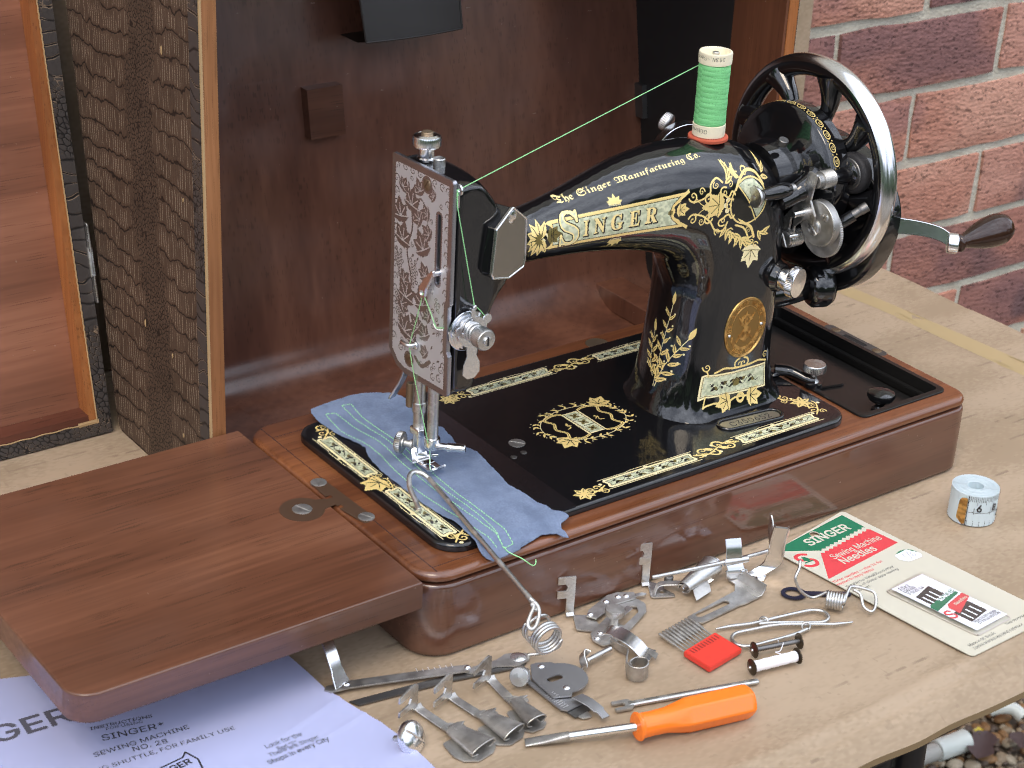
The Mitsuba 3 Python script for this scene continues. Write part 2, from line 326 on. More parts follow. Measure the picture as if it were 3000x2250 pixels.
def crocc(p, n, uv):
    y, z, row = crocrow(p); h = croc(p, n, uv); a = fbm(p.x*60, p.y*60, p.z*60, 3); fr = row-dr.floor(row); k = dr.floor(row)
    cx = (y+noise(y*.2, z*.06)*1.6+cell_rand(k, 7)*3)/3.1; fx = cx-dr.floor(cx)
    ln = (1-smoothstep(.06, .20, fx))*smoothstep(.10, .2, fr)*smoothstep(.10, .2, 1-fr)*(1-crocmid(y, z))*smoothstep(.25, .55, noise(y*.9, z*.09, k))
    c = mix((.017, .011, .008), (.078, .050, .034), smoothstep(.05, .75, h))
    return mix(c, (.33, .25, .18), ln*.95)*(.75+.5*a)
prin('leather', proc(crocc), .55, spec=.35, bump=croc, bs=.00032, eps=.0003)
def peb(p, n, uv):
    y, z = (p.y+p.x*.9)*1000, p.z*1000+p.x*120
    row = (z+noise(z*.08, y*.1)*9)/9; fr = row-dr.floor(row)
    d1, d2, r = voronoi(y*.28, z*.26); sel = smoothstep(.45, .55, noise(z*.02, y*.01, 3))
    return dr.lerp(smoothstep(0, .16, fr)*smoothstep(0, .16, 1-fr), smoothstep(.04, .3, d2-d1), sel)
def pebc(p, n, uv):
    h = peb(p, n, uv); rub = smoothstep(.2, .5, h)*(1-smoothstep(.5, .8, h))*smoothstep(.45, .6, fbm(p.x*80, p.y*80, p.z*80, 2))
    return mix(mix((.012, .010, .009), (.058, .049, .045), h), (.30, .21, .14), rub*.8)
prin('leather_band', proc(pebc), .5, spec=.4, bump=peb, bs=.0003, eps=.0003)
prin('glue_edge', (.42, .28, .14), .7)
def cardc(p, n, uv):
    w = fbm(p.x*14, p.y*30, p.z*20, 3); f = noise(p.x*350, p.y*700, p.z*500)
    ln = noise(p.x*22+dr.floor(p.y*125)*17.3, dr.floor(p.y*125)); fr = p.y*125-dr.floor(p.y*125)
    dash = smoothstep(.72, .95, ln)*smoothstep(.30, .46, fr)*(1-smoothstep(.54, .70, fr))*smoothstep(.35, .6, noise(p.x*180, p.y*60))
    st = smoothstep(.86, .96, noise(p.x*260, p.y*260, 4.))
    c = mix((.305, .23, .155), (.385, .297, .21), smoothstep(.3, .7, w*.7+f*.3))
    return mix(mix(c, (.15, .115, .075), dash*.5), (.2, .15, .1), st*.25)
def cardb(p, n, uv): return .5*dr.sin(p.y*2*pi*125)*.25+fbm(p.x*20, p.y*50, p.z*30, 2)
prin('cardboard', proc(cardc), .62, spec=.3, bump=cardb, bs=.0002, eps=.001)
prin('cardboard_edge', (.21, .145, .075), .9)
prin('parcel_tape', (.40, .31, .17), .25, spec=.5)
def brk(c1, c2, c3, seed):
    def fn(p, n, uv):
        a = fbm(p.x*9+seed, p.y*9, p.z*14, 3); b = noise(p.x*400, p.y*300, p.z*420+seed)
        pit = smoothstep(.60, .72, noise(p.x*190+seed, p.y*90, p.z*360))*smoothstep(.45, .6, noise(p.x*420, p.z*420, seed))
        c = mix(c1, c2, smoothstep(.3, .7, a)); c = mix(c, c3, smoothstep(.62, .8, fbm(p.x*13, p.z*16, seed, 2)))
        return c*(.8+.4*b)*(1-.5*pit)
    return proc(fn)
def brkb(p, n, uv): return noise(p.x*130, p.y*90, p.z*430)*.7+noise(p.x*420, p.y*300, p.z*520)*.6
for i, (a, b, c) in enumerate((((.43, .205, .15), (.51, .28, .21), (.33, .165, .14)), ((.39, .19, .145), (.47, .25, .195), (.23, .13, .12)), ((.21, .11, .105), (.34, .16, .125), (.15, .088, .09)))):
    prin(f'brick_{"abc"[i]}', brk(a, b, c, 5.*i), .85, spec=.25, bump=brkb, bs=.0013, eps=.0008)
def mortc(p, n, uv): return mix((.43, .41, .34), (.56, .54, .455), fbm(p.x*45, p.y*45, p.z*45, 3))*(.85+.3*noise(p.x*700, p.y*700, p.z*700))
def mortb(p, n, uv): return noise(p.x*500, p.y*500, p.z*500)+fbm(p.x*80, p.y*80, p.z*80, 2)
prin('mortar', proc(mortc), .95, spec=.2, bump=mortb, bs=.0012, eps=.0008)
def fabc(p, n, uv): return mix((.135, .175, .265), (.185, .235, .345), smoothstep(.25, .75, fbm(p.x*90, p.y*90, p.z*90, 3)))*(.9+.2*noise(p.x*1100, p.y*1100, p.z*900))
def fabb(p, n, uv): return noise(p.x*900, p.y*900, p.z*700)+fbm(p.x*60, p.y*60, p.z*60, 2)
prin('suede', proc(fabc), .9, spec=.15, sheen=.6, bump=fabb, bs=.0004, eps=.0005)
prin('green_thread', (.36, .78, .36), .6, spec=.3)
def spoolc(p, n, uv):
    z = p.z*1000; a = dr.atan2(p.y-.096, p.x-.2695)
    b1 = z*.30+a*.28; b2 = z*.30-a*.28+.5
    f1, f2 = b1-dr.floor(b1), b2-dr.floor(b2)
    s = noise(z*9, a*2.)
    c = mix((.14, .50, .17), (.27, .69, .31), f1*.6+f2*.4)
    return c*(.88+.24*s)*(1-.25*(1-smoothstep(0., .07, f1)))*(1-.2*(1-smoothstep(0., .07, f2)))
def spoolb(p, n, uv): return noise(p.z*6000, dr.atan2(p.y-.096, p.x-.2695)*3)
prin('wound_thread', proc(spoolc), .55, spec=.3, sheen=.5, bump=spoolb, bs=.00012, eps=.0001)
prin('cream_plastic', (.80, .74, .55), .35)
prin('white_thread', (.82, .82, .86), .6)
prin('red_felt', (.42, .085, .045), .95, sheen=.6, bump=fabb, bs=.0008, eps=.0005)
prin('ink', (.018, .018, .02), .5)
prin('ink_grey', (.09, .09, .12), .55)
prin('ink_pencil', (.22, .22, .26), .6)
def papc(p, n, uv): return mix((.36, .39, .60), (.43, .46, .68), fbm(p.x*9, p.y*9, p.z*30, 2))
prin('paper', proc(papc), .7, spec=.25)
prin('card_cream', (.55, .53, .44), .45, coat=.2)
prin('card_white', (.74, .76, .83), .4)
prin('print_green', (.012, .155, .075), .4, coat=.2)
prin('print_red', (.62, .055, .065), .4, coat=.2)
prin('print_dark', (.03, .018, .02), .4)
bsdf('blister', {'type': 'thindielectric', 'int_ior': 1.45})
prin('tape_vinyl', (.56, .66, .70), .3)
prin('orange_plastic', (.90, .20, .02), .18, spec=.5, coat=.4)
prin('red_plastic', (.66, .05, .035), .28, spec=.5)
prin('black_steel', (.02, .02, .021), .35, spec=.5)
prin('blued', (.014, .016, .035), .22, spec=.6)
prin('rubber', (.022, .021, .023), .6, spec=.4)
prin('brass_cap', (.42, .29, .10), .5, metal=.5)
def gravc(p, n, uv):
    d1, d2, r = voronoi(p.x*75, p.y*75)
    return mix(mix((.06, .05, .04), (.17, .12, .075), r), (.30, .25, .19), smoothstep(.8, .95, r))*(.6+.8*noise(p.x*300, p.y*300))
prin('soil', proc(gravc), .9)
for nm, c in (('stone_a', (.24, .135, .06)), ('stone_b', (.25, .19, .125)), ('stone_c', (.09, .065, .05)), ('stone_d', (.36, .31, .23))):
    prin(nm, c, .6, spec=.4)
prin('leaf_brown', (.075, .05, .05), .6)
prin('leaf_yellow', (.55, .45, .05), .6)
prin('pvc_white', (.60, .66, .63), .35)
prin('pvc_grey', (.38, .38, .35), .5)
prin('tube_black', (.016, .015, .016), .3, spec=.5)
prin('hedge_green', (.035, .075, .02), .7)
prin('paving', (.21, .19, .165), .9)
# ------------------------------------------------------------------ ground, wall, table, cardboard
GZ = -720.
def grid_sheet(x0, x1, y0, y1, nx, ny, zf):
    X, Y = np.meshgrid(np.linspace(x0, x1, nx), np.linspace(y0, y1, ny), indexing='ij'); i, j = np.meshgrid(np.arange(nx-1), np.arange(ny-1), indexing='ij')
    q = np.stack([i*ny+j, (i+1)*ny+j, (i+1)*ny+j+1, i*ny+j+1], -1).reshape(-1, 4)
    return as_tm((np.stack([X, Y, zf(X, Y)], -1).reshape(-1, 3), q))
put('ground', grid_sheet(-40000, 40000, -40000, 40000, 2, 2, lambda x, y: x*0+GZ-30), 'paving', kind='structure')
put('gravel_bed', grid_sheet(-1500, 2600, -1200, 520, 60, 30, lambda x, y: GZ-6+9*meshkit.noise(np.stack([x*.012, y*.012, x*0], -1))), 'soil', kind='structure')
# stones where they can be seen past the table edge
ico = trimesh.creation.icosphere(subdivisions=1); stones = {m: [] for m in ('stone_a', 'stone_b', 'stone_c', 'stone_d')}
big = []
for k in range(2600):
    x, y = rng.uniform(640, 1450), rng.uniform(120, 450)
    r = rng.uniform(2.5, 6) if k > 420 else rng.uniform(6, 10)
    d = rng.normal(size=(1, 3)); v = ico.vertices*(1+.35*(meshkit.noise(ico.vertices*1.3+k*3.7)-.5)[:, None])*np.array([r*rng.uniform(.8, 1.5), r, r*rng.uniform(.5, .8)])
    R = rotm((0, 0, 1), rng.uniform(0, 360)) @ rotm((1, 0, 0), rng.uniform(-25, 25))
    m = trimesh.Trimesh(v@R.T+[x, y, GZ+2+r*.25], ico.faces, process=False); mt = list(stones)[rng.choice(4, p=[.4, .25, .25, .1])]
    stones[mt].append(m)
for m, L in stones.items(): put('gravel', L, m, smooth=50, kind='stuff', label='loose brown and buff gravel stones on dark soil below the table')
for k in list(scene):
    if k.startswith('gravel') and k != 'gravel_bed': labels[k].update(category='gravel')
def leaf_mesh(c, a, L, w, curl):
    t = np.linspace(0, 1, 9); out = []
    for s in (-1, -.5, 0, .5, 1):
        h = np.sin(t*pi)**.8*(1+.3*np.sin(t*9)); out.append(np.stack([t*L-L/2, s*h*w/2, curl*(abs(s)*h+.6*(t-.5)**2*4)], -1))
    V = np.array(out); n = 9; q = [[i*n+j, i*n+j+1, (i+1)*n+j+1, (i+1)*n+j] for i in range(4) for j in range(8)]
    return move(as_tm((V.reshape(-1, 3), np.array(q))), c, rotm((0, 0, 1), a))
for (x, y, a, L, w, mt, lab) in ((1034, 352, 30, 60, 34, 'leaf_brown', 'curled dark brown dead leaf beside the pale plastic pipe'), (1078, 330, 80, 40, 26, 'leaf_brown', 'small dark dead leaf right of the pale pipe on gravel'),
                                 (1050, 372, 10, 14, 10, 'leaf_yellow', 'tiny yellow leaf scrap on the dark soil by the pipe'), (985, 384, 60, 10, 7, 'leaf_yellow', 'tiny yellow leaf scrap at the collar of the pipe')):
    put('fallen_leaf', leaf_mesh((x, y, GZ+16), a, L, w, 6), mt, smooth=True, label=lab, cat='leaf')
pp = thing('drain_pipe', 'pale plastic waste pipe lying on gravel beneath the table', 'pipe')
put('pipe', rod((700, 402, GZ+18), (985, 374, GZ+18), 10.5, 28), 'pvc_grey', pp)
put('socket', lathe([(11.8, 0), (13, .8), (13, 46), (12, 46.6), (10.8, 46.6), (10.8, 20)], (980, 374.5, GZ+18), (285, -28, 0), 32), 'pvc_white', pp)
put('pipe_elbow', tube(spline([(1090, 392, GZ+22), (1102, 384, GZ+26), (1112, 374, GZ+26), (1116, 362, GZ+20)]), 8, 18), 'pvc_white', smooth=True, label='small white plastic pipe elbow lying on the gravel near the wall', cat='pipe')
for p0, p1, lab in (((1010, 410, GZ+8), (1075, 415, GZ+14), 'thin pale dry twig on soil, the farther of two'), ((975, 386, GZ+8), (1050, 392, GZ+14), 'thin pale dry twig on soil just behind the pipe')):
    put('twig', rod(p0, p1, 1.6, 8, r1=.8), 'stone_d', label=lab, cat='twig')

# greenery added out of view to give chrome and enamel dark reflections
hl = trimesh.creation.icosphere(subdivisions=2); hm = []
for k in range(110):
    a = rng.uniform(-200, 20); R_ = rng.uniform(3600, 4300); c = V3(200+R_*math.cos(math.radians(a)), 100+R_*math.sin(math.radians(a)), GZ+rng.uniform(100, 1350))
    v = hl.vertices*(1+.5*(meshkit.noise(hl.vertices*2.2+k*5.1)-.5)[:, None]+.35*(meshkit.noise(hl.vertices*6+k)-.5)[:, None])*rng.uniform(280, 520)
    hm.append(trimesh.Trimesh(v*[1, 1, .8]+c, hl.faces, process=False))
put('added_hedge', hm, 'hedge_green', smooth=True, kind='stuff', label='dark green foliage added out of view behind the camera for the reflections', cat='added_hedge')
# brick wall: every brick in and near view its own part
wl = thing('brick_wall', 'red and purple brick house wall with grey mortar behind the table', 'wall')
WY, WT = 454.4, -0.01187
we, wn = V3(math.cos(WT), math.sin(WT), 0), V3(-math.sin(WT), math.cos(WT), 0)
W0 = V3(634.9, WY+634.9*math.tan(WT), 0)
def wpt(u, d, z): return W0+we*u+wn*d+V3(0, 0, z)
def wbox(u0, u1, d0, d1, z0, z1): return np.array([wpt(u, d, z) for u in (u0, u1) for d in (d0, d1) for z in (z0, z1)])
put('mortar', m3.Manifold.hull_points(wbox(-2400, 2600, 2.6, 230, GZ-40, 1900).tolist()), 'mortar', wl)
Zc = 160.7
nb = 0
def brick_mesh(u0, u1, z0, z1, k):
    nu, nz = 14, 6; g = np.random.default_rng(k); a, b = np.meshgrid(np.linspace(0, 1, nu), np.linspace(0, 1, nz), indexing='ij')
    du = 2.2*(meshkit.noise(np.stack([a*3+k, b*2, b*0], -1))-.5); dz = 2.4*(meshkit.noise(np.stack([a*5+k, b*0, b*0+2], -1))-.5)
    U = u0+(u1-u0)*a+du*((b > .05)*1.); Z = z0+(z1-z0)*b+dz
    e = np.minimum(np.minimum(a*(u1-u0), (1-a)*(u1-u0)), np.minimum(b*(z1-z0), (1-b)*(z1-z0)))
    D = -2.0+2.4*(meshkit.noise(np.stack([a*9+k*2, b*4, b*0+7], -1))-.5)+1.6*(e < 1)+g.uniform(-.8, .8)
    fr = np.stack([wpt(u, d, z) for u, d, z in zip(U.ravel(), D.ravel(), Z.ravel())]); v = [fr]
    i, j = np.meshgrid(np.arange(nu-1), np.arange(nz-1), indexing='ij'); q = np.stack([i*nz+j, (i+1)*nz+j, (i+1)*nz+j+1, i*nz+j+1], -1).reshape(-1, 4)
    rim = [x*nz for x in range(nu)]+[(nu-1)*nz+y for y in range(1, nz)]+[x*nz+nz-1 for x in range(nu-2, -1, -1)]+[y for y in range(nz-2, 0, -1)]
    bk = fr[rim]+wn*16; o = len(fr); n = len(rim); q2 = np.array([[rim[t], o+t, o+(t+1) % n, rim[(t+1) % n]] for t in range(n)])
    return as_tm((np.vstack([fr, bk]), np.vstack([q, q2])))
jh = 5.2
for row in range(-5, 12):
    zt, zb = Zc-75*row-jh, Zc-75*(row+1)+jh
    for c in range(-6 if row <= 6 else -1, 7):
        u = (112.5 if row % 2 == 0 else 0)+225*c
        if u+225 < -60 and row > -4: continue
        if u > 1500: continue
        g = np.random.default_rng(row*50+c+900)
        mt = 'brick_'+'abc'[{(0, 0): 2, (0, 1): 1, (1, 1): 0, (2, 0): 0, (3, 0): 1, (3, 1): 2}.get((row, c), g.choice(3, p=[.5, .3, .2]))]
        put('brick', brick_mesh(u+jh+g.uniform(-1, 1), u+225-jh+g.uniform(-1, 1), zb, zt, row*50+c+900), mt, wl, smooth=40); nb += 1

# garden table (mostly hidden) under the cardboard
tb = thing('garden_table', 'black metal framed table carrying the cardboard sheet', 'table')
put('table_top', rbox((-560, -150, -32), (640, 425, -6), 4), 'black_steel', tb)
put('frame', tube(spline([(-540, -150, -46), (600, -150, -46), (622, -128, -46), (622, 380, -46), (600, 405, -46), (-540, 405, -46), (-552, 380, -46), (-552, -130, -46)], 6, True), 11, 12, True), 'tube_black', tb)
for x, y, dx in ((262, -140, -8), (-480, -140, -40), (590, 380, 40), (-480, 380, -40)):
    put('leg', [rod((x, y, -30), (x+dx, y-22, GZ), 10, 20), rod((x-22, y+4, -30), (x-22+dx, y-18, GZ), 8, 16)], 'tube_black', tb)
put('brace', tube(spline([(150, -100, -60), (220, 40, -150), (330, 150, -330), (420, 200, GZ+6)]), 10, 14), 'tube_black', tb, smooth=True)
put('brace', tube(spline([(130, -120, -50), (190, -60, -260), (180, -20, -420), (120, 20, GZ+6)]), 12, 14), 'tube_black', tb, smooth=True)

cb = thing('cardboard_sheet', 'creased brown corrugated cardboard lying flat under everything', 'cardboard')
def sheet(x0, x1, y0, y1, nx, ny, zf, t=4.):
    a = grid_sheet(x0, x1, y0, y1, nx, ny, zf); b = grid_sheet(x0, x1, y0, y1, nx, ny, lambda x, y: zf(x, y)-t)
    ix = np.arange(nx*ny).reshape(nx, ny); rim = np.r_[ix[:, 0], ix[-1, 1:], ix[-2::-1, -1], ix[0, -2:0:-1]]; n = nx*ny; k = len(rim)
    sd = np.array([[rim[i], n+rim[i], n+rim[(i+1) % k], rim[(i+1) % k]] for i in range(k)])
    return a, as_tm((np.asarray(b.vertices), np.asarray(b.faces)[:, ::-1])), sd, np.vstack([a.vertices, b.vertices])
def cz(x, y):
    fold = -np.clip(-(y+168+6*np.sin(x*.01)), 0, None)*.55
    cre = -2.2*np.exp(-((y+168+6*np.sin(x*.01))/3.)**2)+1.4*np.exp(-((y+160+6*np.sin(x*.01))/5.)**2)
    for yy, sl in ((209, .16), (108, .18), (-420, 0)): cre = cre-.55*np.exp(-((y-yy+sl*(x-560))/2.2)**2)*(x > 470)
    cre = cre-.5*np.exp(-((x-533-.12*(y-50))/1.4)**2)*(y < 64)*(y > 10)
    far = np.clip((np.hypot(np.maximum(np.maximum(-225-x, x-460), 0), np.maximum(np.maximum(-8-y, y-450), 0))-15)/60, 0, 1)
    return (fold+cre)+far*.9*(meshkit.noise(np.stack([x*.012, y*.02, x*0], -1))-.75)
gx = np.r_[np.linspace(-640, -60, 40), np.linspace(-50, 668, 140)]; gy = np.r_[np.linspace(-192, -150, 22), np.linspace(-146, 448, 110)]
def sheet2(gx, gy, zf, t):
    X, Y = np.meshgrid(gx, gy, indexing='ij'); nx, ny = X.shape; Y2 = Y+np.where(np.arange(ny) == 0, 3*(meshkit.noise(np.stack([X*.03, X*0, X*0], -1))-.5), 0)
    top = np.stack([X, Y2, zf(X, Y)], -1).reshape(-1, 3); bot = top-[0, 0, t]; i, j = np.meshgrid(np.arange(nx-1), np.arange(ny-1), indexing='ij')
    q = np.stack([i*ny+j, (i+1)*ny+j, (i+1)*ny+j+1, i*ny+j+1], -1).reshape(-1, 4); ix = np.arange(nx*ny).reshape(nx, ny); rim = np.r_[ix[:, 0], ix[-1, 1:], ix[-2::-1, -1], ix[0, -2:0:-1]]; k = len(rim)
    sd = np.array([[rim[i], nx*ny+rim[i], nx*ny+rim[(i+1) % k], rim[(i+1) % k]] for i in range(k)])
    return as_tm((np.vstack([top, bot]), np.vstack([q, q[:, ::-1]+nx*ny]))), as_tm((np.vstack([top, bot]), sd))
a, b = sheet2(gx, gy, lambda x, y: cz(x, y)-.4, 4.5)
put('liner', a, 'cardboard', cb, smooth=True); put('cut_edge', b, 'cardboard_edge', cb)
tp = pl((588, 330), (600, 232), (606, 80), (612, -20), (632, -20), (627, 95), (616, 245), (608, 330))
put('parcel_tape', onto(tp, lambda x, y: np.stack([x, y, cz(x, y)-.25], -1), 20), 'parcel_tape', cb, smooth=True, label='strip of brown parcel tape')
put('cardboard_sheet', move(rbox((-700, 0, 0), (702, 4, 700), .8), (0, 436, .5), rotm((1, 0, 0), -.6)), 'cardboard', label='upright cardboard sheet leaning against the brick wall behind the case', cat='cardboard')

# ------------------------------------------------------------------ the carrying case, standing open behind the machine
ca = thing('carrying_case', 'open brown case with crocodile pattern covering, standing behind the machine', 'case')
sl = .165
def case_prof(o, front=214., top=400.):
    """outline in (y, z) of the case, grown inwards by o"""
    r = 38-o*.6; by = 352-o
    r = 9 if o == 0 else r; pts = [(front, o), (by-r, o)]+[(by-r+r*math.sin(t), o+r-r*math.cos(t)) for t in np.linspace(0, pi/2-.16, 12)]
    pts += [(by+sl*(top-o)-2, top-o), (front, top-o)]
    return pts
def prism_x(pts, x0, x1): return move(ext(Polygon(pts).buffer(0), 0, x1-x0), (x0, 0, 0), np.array([[0, 0, 1], [1, 0, 0], [0, 1, 0]]))
outer, inner = Polygon(case_prof(0)), Polygon(case_prof(8, front=200.))
outer2 = Polygon([(214, 0)]+case_prof(.01)[1:]).buffer(0)
put('shell', prism_x(list(outer2.difference(inner).exterior.coords), -8.3, 447), 'wood_case', ca, smooth=30)
edge = 9.
def side_poly(f0, f1): return outer.intersection(sbox(f0, -5, f1, 405))
put('side_wall', prism_x(list(side_poly(214, 999).exterior.coords), -18.2, -8.4), 'wood_raw', ca, label='bare pale wood edge of the left side')
put('leather_cover', prism_x(list(outer.intersection(sbox(226.6, -5, 999, 405)).exterior.coords), -19.6, -18.3), 'leather', ca, label='dark brown crocodile pattern covering on the left side')
put('leather_band', prism_x([(215.2, .4), (226, .4), (226, 400), (215.2, 400)], -20.2, -18.3), 'leather_band', ca)
put('glue_line', prism_x([(213.7, 0.4), (215.1, 0.4), (215.1, 400), (213.7, 400)], -19.4, -18.0), 'glue_edge', ca)
put('side_wall', prism_x(list(side_poly(214, 999).exterior.coords), 447.2, 456), 'wood_orange', ca, label='orange brown right side edge')
put('lip_board', bx((444.4, 214.6, 9), (447.0, 268, 391)), 'wood_lip', ca)
put('side_sheet', prism_x(list(inner.intersection(sbox(268.4, 0, 999, 392)).exterior.coords), 445, 446.9), 'matt_black', ca, label='thin black sheet on the right inner side behind the lip board')  # flat black over the inner face behind the lip board
put('leather_cover', prism_x(list(side_poly(216, 999).exterior.coords), 456.2, 458.6), 'leather_band', ca)
put('floor_rail', rbox((391, 232, 8.2), (418, 350, 25), 1.), 'wood_case', ca); put('floor_board', rbox((-8, 216, 8.2), (58, 330, 10), .5), 'wood_case', ca)
yb = lambda z: 344+sl*z
def backbox(x0, x1, z0, z1, d):
    return m3.Manifold.hull_points([[x, yb(z)-dd, z] for x in (x0, x1) for z in (z0, z1) for dd in (0, d)])
put('block', backbox(140.5, 169, 180, 214.5, 13), 'wood_body', ca, label='small square wooden block on the inner back')
put('latch_block', backbox(440, 444.8, 150, 176, 14), 'dark_steel', ca)
put('peg', lathe([(3.4, 0), (3.6, 6), (3, 8.5), (0, 9.2)], (-8.6, 296, 113), (1, 0, 0), 20), 'enamel', ca)
# pressed tin pocket at the top of the inner back
P = []
for t, w0, w1 in ((0, 158, 258), (.35, 162, 255), (.55, 171, 249), (.62, 172, 254), (1, 174, 254)):
    P.append((t, w0, w1))
zt, zb_ = 340, 250
sec = []
for t, w0, w1 in P:
    z = zt+(zb_-zt)*t; out = 16+26*math.sin(min(t*1.25, 1)*pi/2)
    sec.append([(x, yb(z)-out-3*math.sin((x-w0)/(w1-w0)*pi), z) for x in np.linspace(w0, w1, 9)])
sec.append([(x, yb(zb_)-30-3*math.sin((x-174)/80*pi), zb_-3) for x in np.linspace(174, 254, 9)]); sec.append([(x, yb(zb_)-2, zb_-4) for x in np.linspace(176, 252, 9)])
S = np.array(sec); m_, n_ = S.shape[:2]; q = [[i*n_+j, i*n_+j+1, (i+1)*n_+j+1, (i+1)*n_+j] for i in range(m_-1) for j in range(n_-1)]
put('tin_pocket', [as_tm((S.reshape(-1, 3), np.array(q))), tube(np.vstack([S[:5, 0], S[4], S[4::-1, -1]]), .8, 6)], 'tin_black', ca, smooth=25, label='dark pressed metal pocket at the top')
# the door, folded back on its hinge
def door_pt(x, d, s): return np.stack([np.broadcast_to(x, np.shape(s))*1., 365+.205*s-d*math.cos(.163), s+d*math.sin(.163)*-.0+0*s], -1)
def dbox(x0, x1, s0, s1, d0, d1): return m3.Manifold.hull_points([door_pt(x, d, s).tolist() for x in (x0, x1) for s in (s0, s1) for d in (d0, d1)])
DX0, DX1, DS1 = -480., -25.5, 420.
put('door_panel', dbox(DX0, DX1-11, 12, DS1, -8, 2), 'wood_lid', ca, label='plain mahogany inside of the folded back door')
put('door_rim', dbox(DX1-15.6, DX1-10.2, 11.2, DS1, 2.2, 17.4), 'wood_orange', ca); put('door_rim', dbox(DX0, DX1-10.4, 10.4, 15, 2.4, 17.2), 'wood_lid_dark', ca)
put('door_cover', dbox(DX1-10, DX1, .6, DS1, -9, 18), 'leather_band', ca); put('door_cover', dbox(DX0, DX1-10.1, .6, 10.2, -9, 18), 'leather_band', ca)
gl = [tube(np.array([door_pt(DX1-10.2+.25*math.sin(s*1.7)*math.sin(s*.31), 18.1, s) for s in np.linspace(11, DS1, 220)]), .55, 6), tube(np.array([door_pt(x, 18.1, 10.3+.3*math.sin(x*.4)) for x in np.linspace(DX0, DX1-10.5, 160)]), .45, 6)]
gl.append(dbox(DX1-24, DX1-9, 9, 11.6, 17.5, 18.3))
put('door_glue_line', gl, 'glue_edge', ca, smooth=True)
hz = 118
hs = lambda s: door_pt(DX1+1.6, 18, s)
hg = [strip(np.array([door_pt(DX1+.9, 18, s) for s in (hz+8, hz+26, hz+27)]), (0, 1, 0), [9, 9, 6], 1.2), strip(np.array([door_pt(DX1+.9, 18, s) for s in (hz-27, hz-26, hz-8)]), (0, 1, 0), [6, 9, 9], 1.2)]
put('hinge', hg+[strip(np.array([door_pt(DX1+3.2, 16.5, s) for s in (hz-9, hz+9)]), (.3, 1, 0), 8, 1.4), tube(np.array([hs(hz-10), hs(hz+10)]), 2.2, 14)], 'nickel', ca, smooth=30)
for s in (hz+15, hz-15): put('hinge_rivet', lathe([(2, 0), (1.7, .7), (.8, 1.2), (0, 1.3)], door_pt(DX1+1.4, 19.5, s), (.75, -.66, 0), 16), 'chrome', ca)
for (y, z, r) in ((262, 292, 1.), (240, 205, .5), (300, 100, .9), (262, 92, .6), (250, 40, .6)):
    put('scuff', m3.Manifold.sphere(1., 10).scale([.5, r, r*3]).translate([-19.9, y, z]), 'glue_edge', ca)

# ------------------------------------------------------------------ wooden machine base with its extension flap
bs_ = thing('machine_base', 'varnished mahogany base box with hinged extension flap, carrying the black machine', 'base')
Lx, Wy = 450., 211.5
bd_ = man(slab(0, Lx, 0, Wy, [15, 22, 22, 15], [(.4, 2), (2, .4), (4, 0), (45.6, 0), (47.4, .5), (48.3, 1.6), (48.6, 3.4)], 10))-bx((356, 13.4, 42), (438.4, 181.8, 70))
put('body', bd_, 'wood_body', bs_, smooth=40)
rim = man(slab(.6, Lx-.6, .6, Wy-.6, [14, 20, 20, 14], [(48.5, 5.0), (49.6, 3.4), (50.4, 1.0), (51.2, .3), (52.8, 0), (54.6, .8), (55.8, 2.2), (56.4, 4.4)], 10))
rim = rim - bx((358, 15.4, 40), (436.5, 180, 70))
put('rim', rim, 'wood_rim', bs_, smooth=40)
put('flap', slab(-208, -.9, .2, Wy-.2, [.8, 15, 15, .8], [(38.6, 1.2), (39.6, 0), (55.2, 0), (56.0, .3), (56.36, .8), (56.4, 1.6)], 10), 'wood_flap', bs_, smooth=40, label='thick mahogany extension flap folded out level to the left')
put('joint_line', [bx((11.6, 6, 56.3), (12.1, 205, 56.47)), bx((12.1, 10.5, 56.3), (60, 10.9, 56.47)), bx((12.1, 191, 56.3), (60, 191.4, 56.47))], 'print_dark', bs_)
ht = lambda x, y: np.stack([x, y, x*0+56.62], -1)
hp = unary_union([ring2(-17.4, 104, 13.4, 56), pl((-9, 97), (3, 99), (3, 107), (-9, 111)), pl((5.6, 127), (9, 128), (11, 76), (7.6, 74), (5, 90), (4.8, 116)).buffer(2.8)])
hp = hp.difference(pl((.5, 106.8), (5.5, 106.8), (5.5, 110), (.5, 110))).difference(pl((-.5, 93.5), (5., 93.5), (5., 97), (-.5, 97)))
put('hinge_plate', ext(hp, 56.38, 56.72), 'worn_brass', bs_, label='worn brass hinge let into the flap joint')
for (x, y, r, a) in ((-17.4, 104, 6, 20), (7.2, 126.5, 5, -30), (10, 77, 5, 25)): put('hinge_screw', screw_head(V3(x, y, 56.75), (0, 0, 1), r, .7, a), 'steel', bs_)
tray_in = slab(359.2, 435.3, 16.6, 178.8, 5, [(57.5, 1.8), (44.5, 3.2), (43.8, 6)], 6)
tr = man(slab(356.4, 438, 13.8, 181.4, 6, [(43, 1), (56.6, 1), (56.6, 0), (57.5, 0), (57.9, .7)], 6))-man(slab(360, 434.5, 17.4, 178, 5, [(45.2, 2.4), (56, 1.2), (60, .2)], 6))
put('tray', tr, 'tray_black', bs_, smooth=35, label='black pressed metal accessory tray with lid')
lid = rpoly([(368, 95), (378, 150), (372, 172), (363, 174), (363, 60), (392, 66), (400, 92), (386, 120)], 4)
put('tray_lid', [plate(rpoly([(363, 24), (425, 24), (425, 172), (363, 172)], 5), 45.3, 46.6, .5), plate(rpoly([(364, 168), (364, 78), (398, 70), (402, 78), (396, 112), (384, 150)], 5), 46.6, 48.4, .8), plate(rpoly([(427, 20), (432, 20), (432, 176), (427, 176)], 1), 45.3, 51, .8)], 'tray_black', bs_, smooth=30)
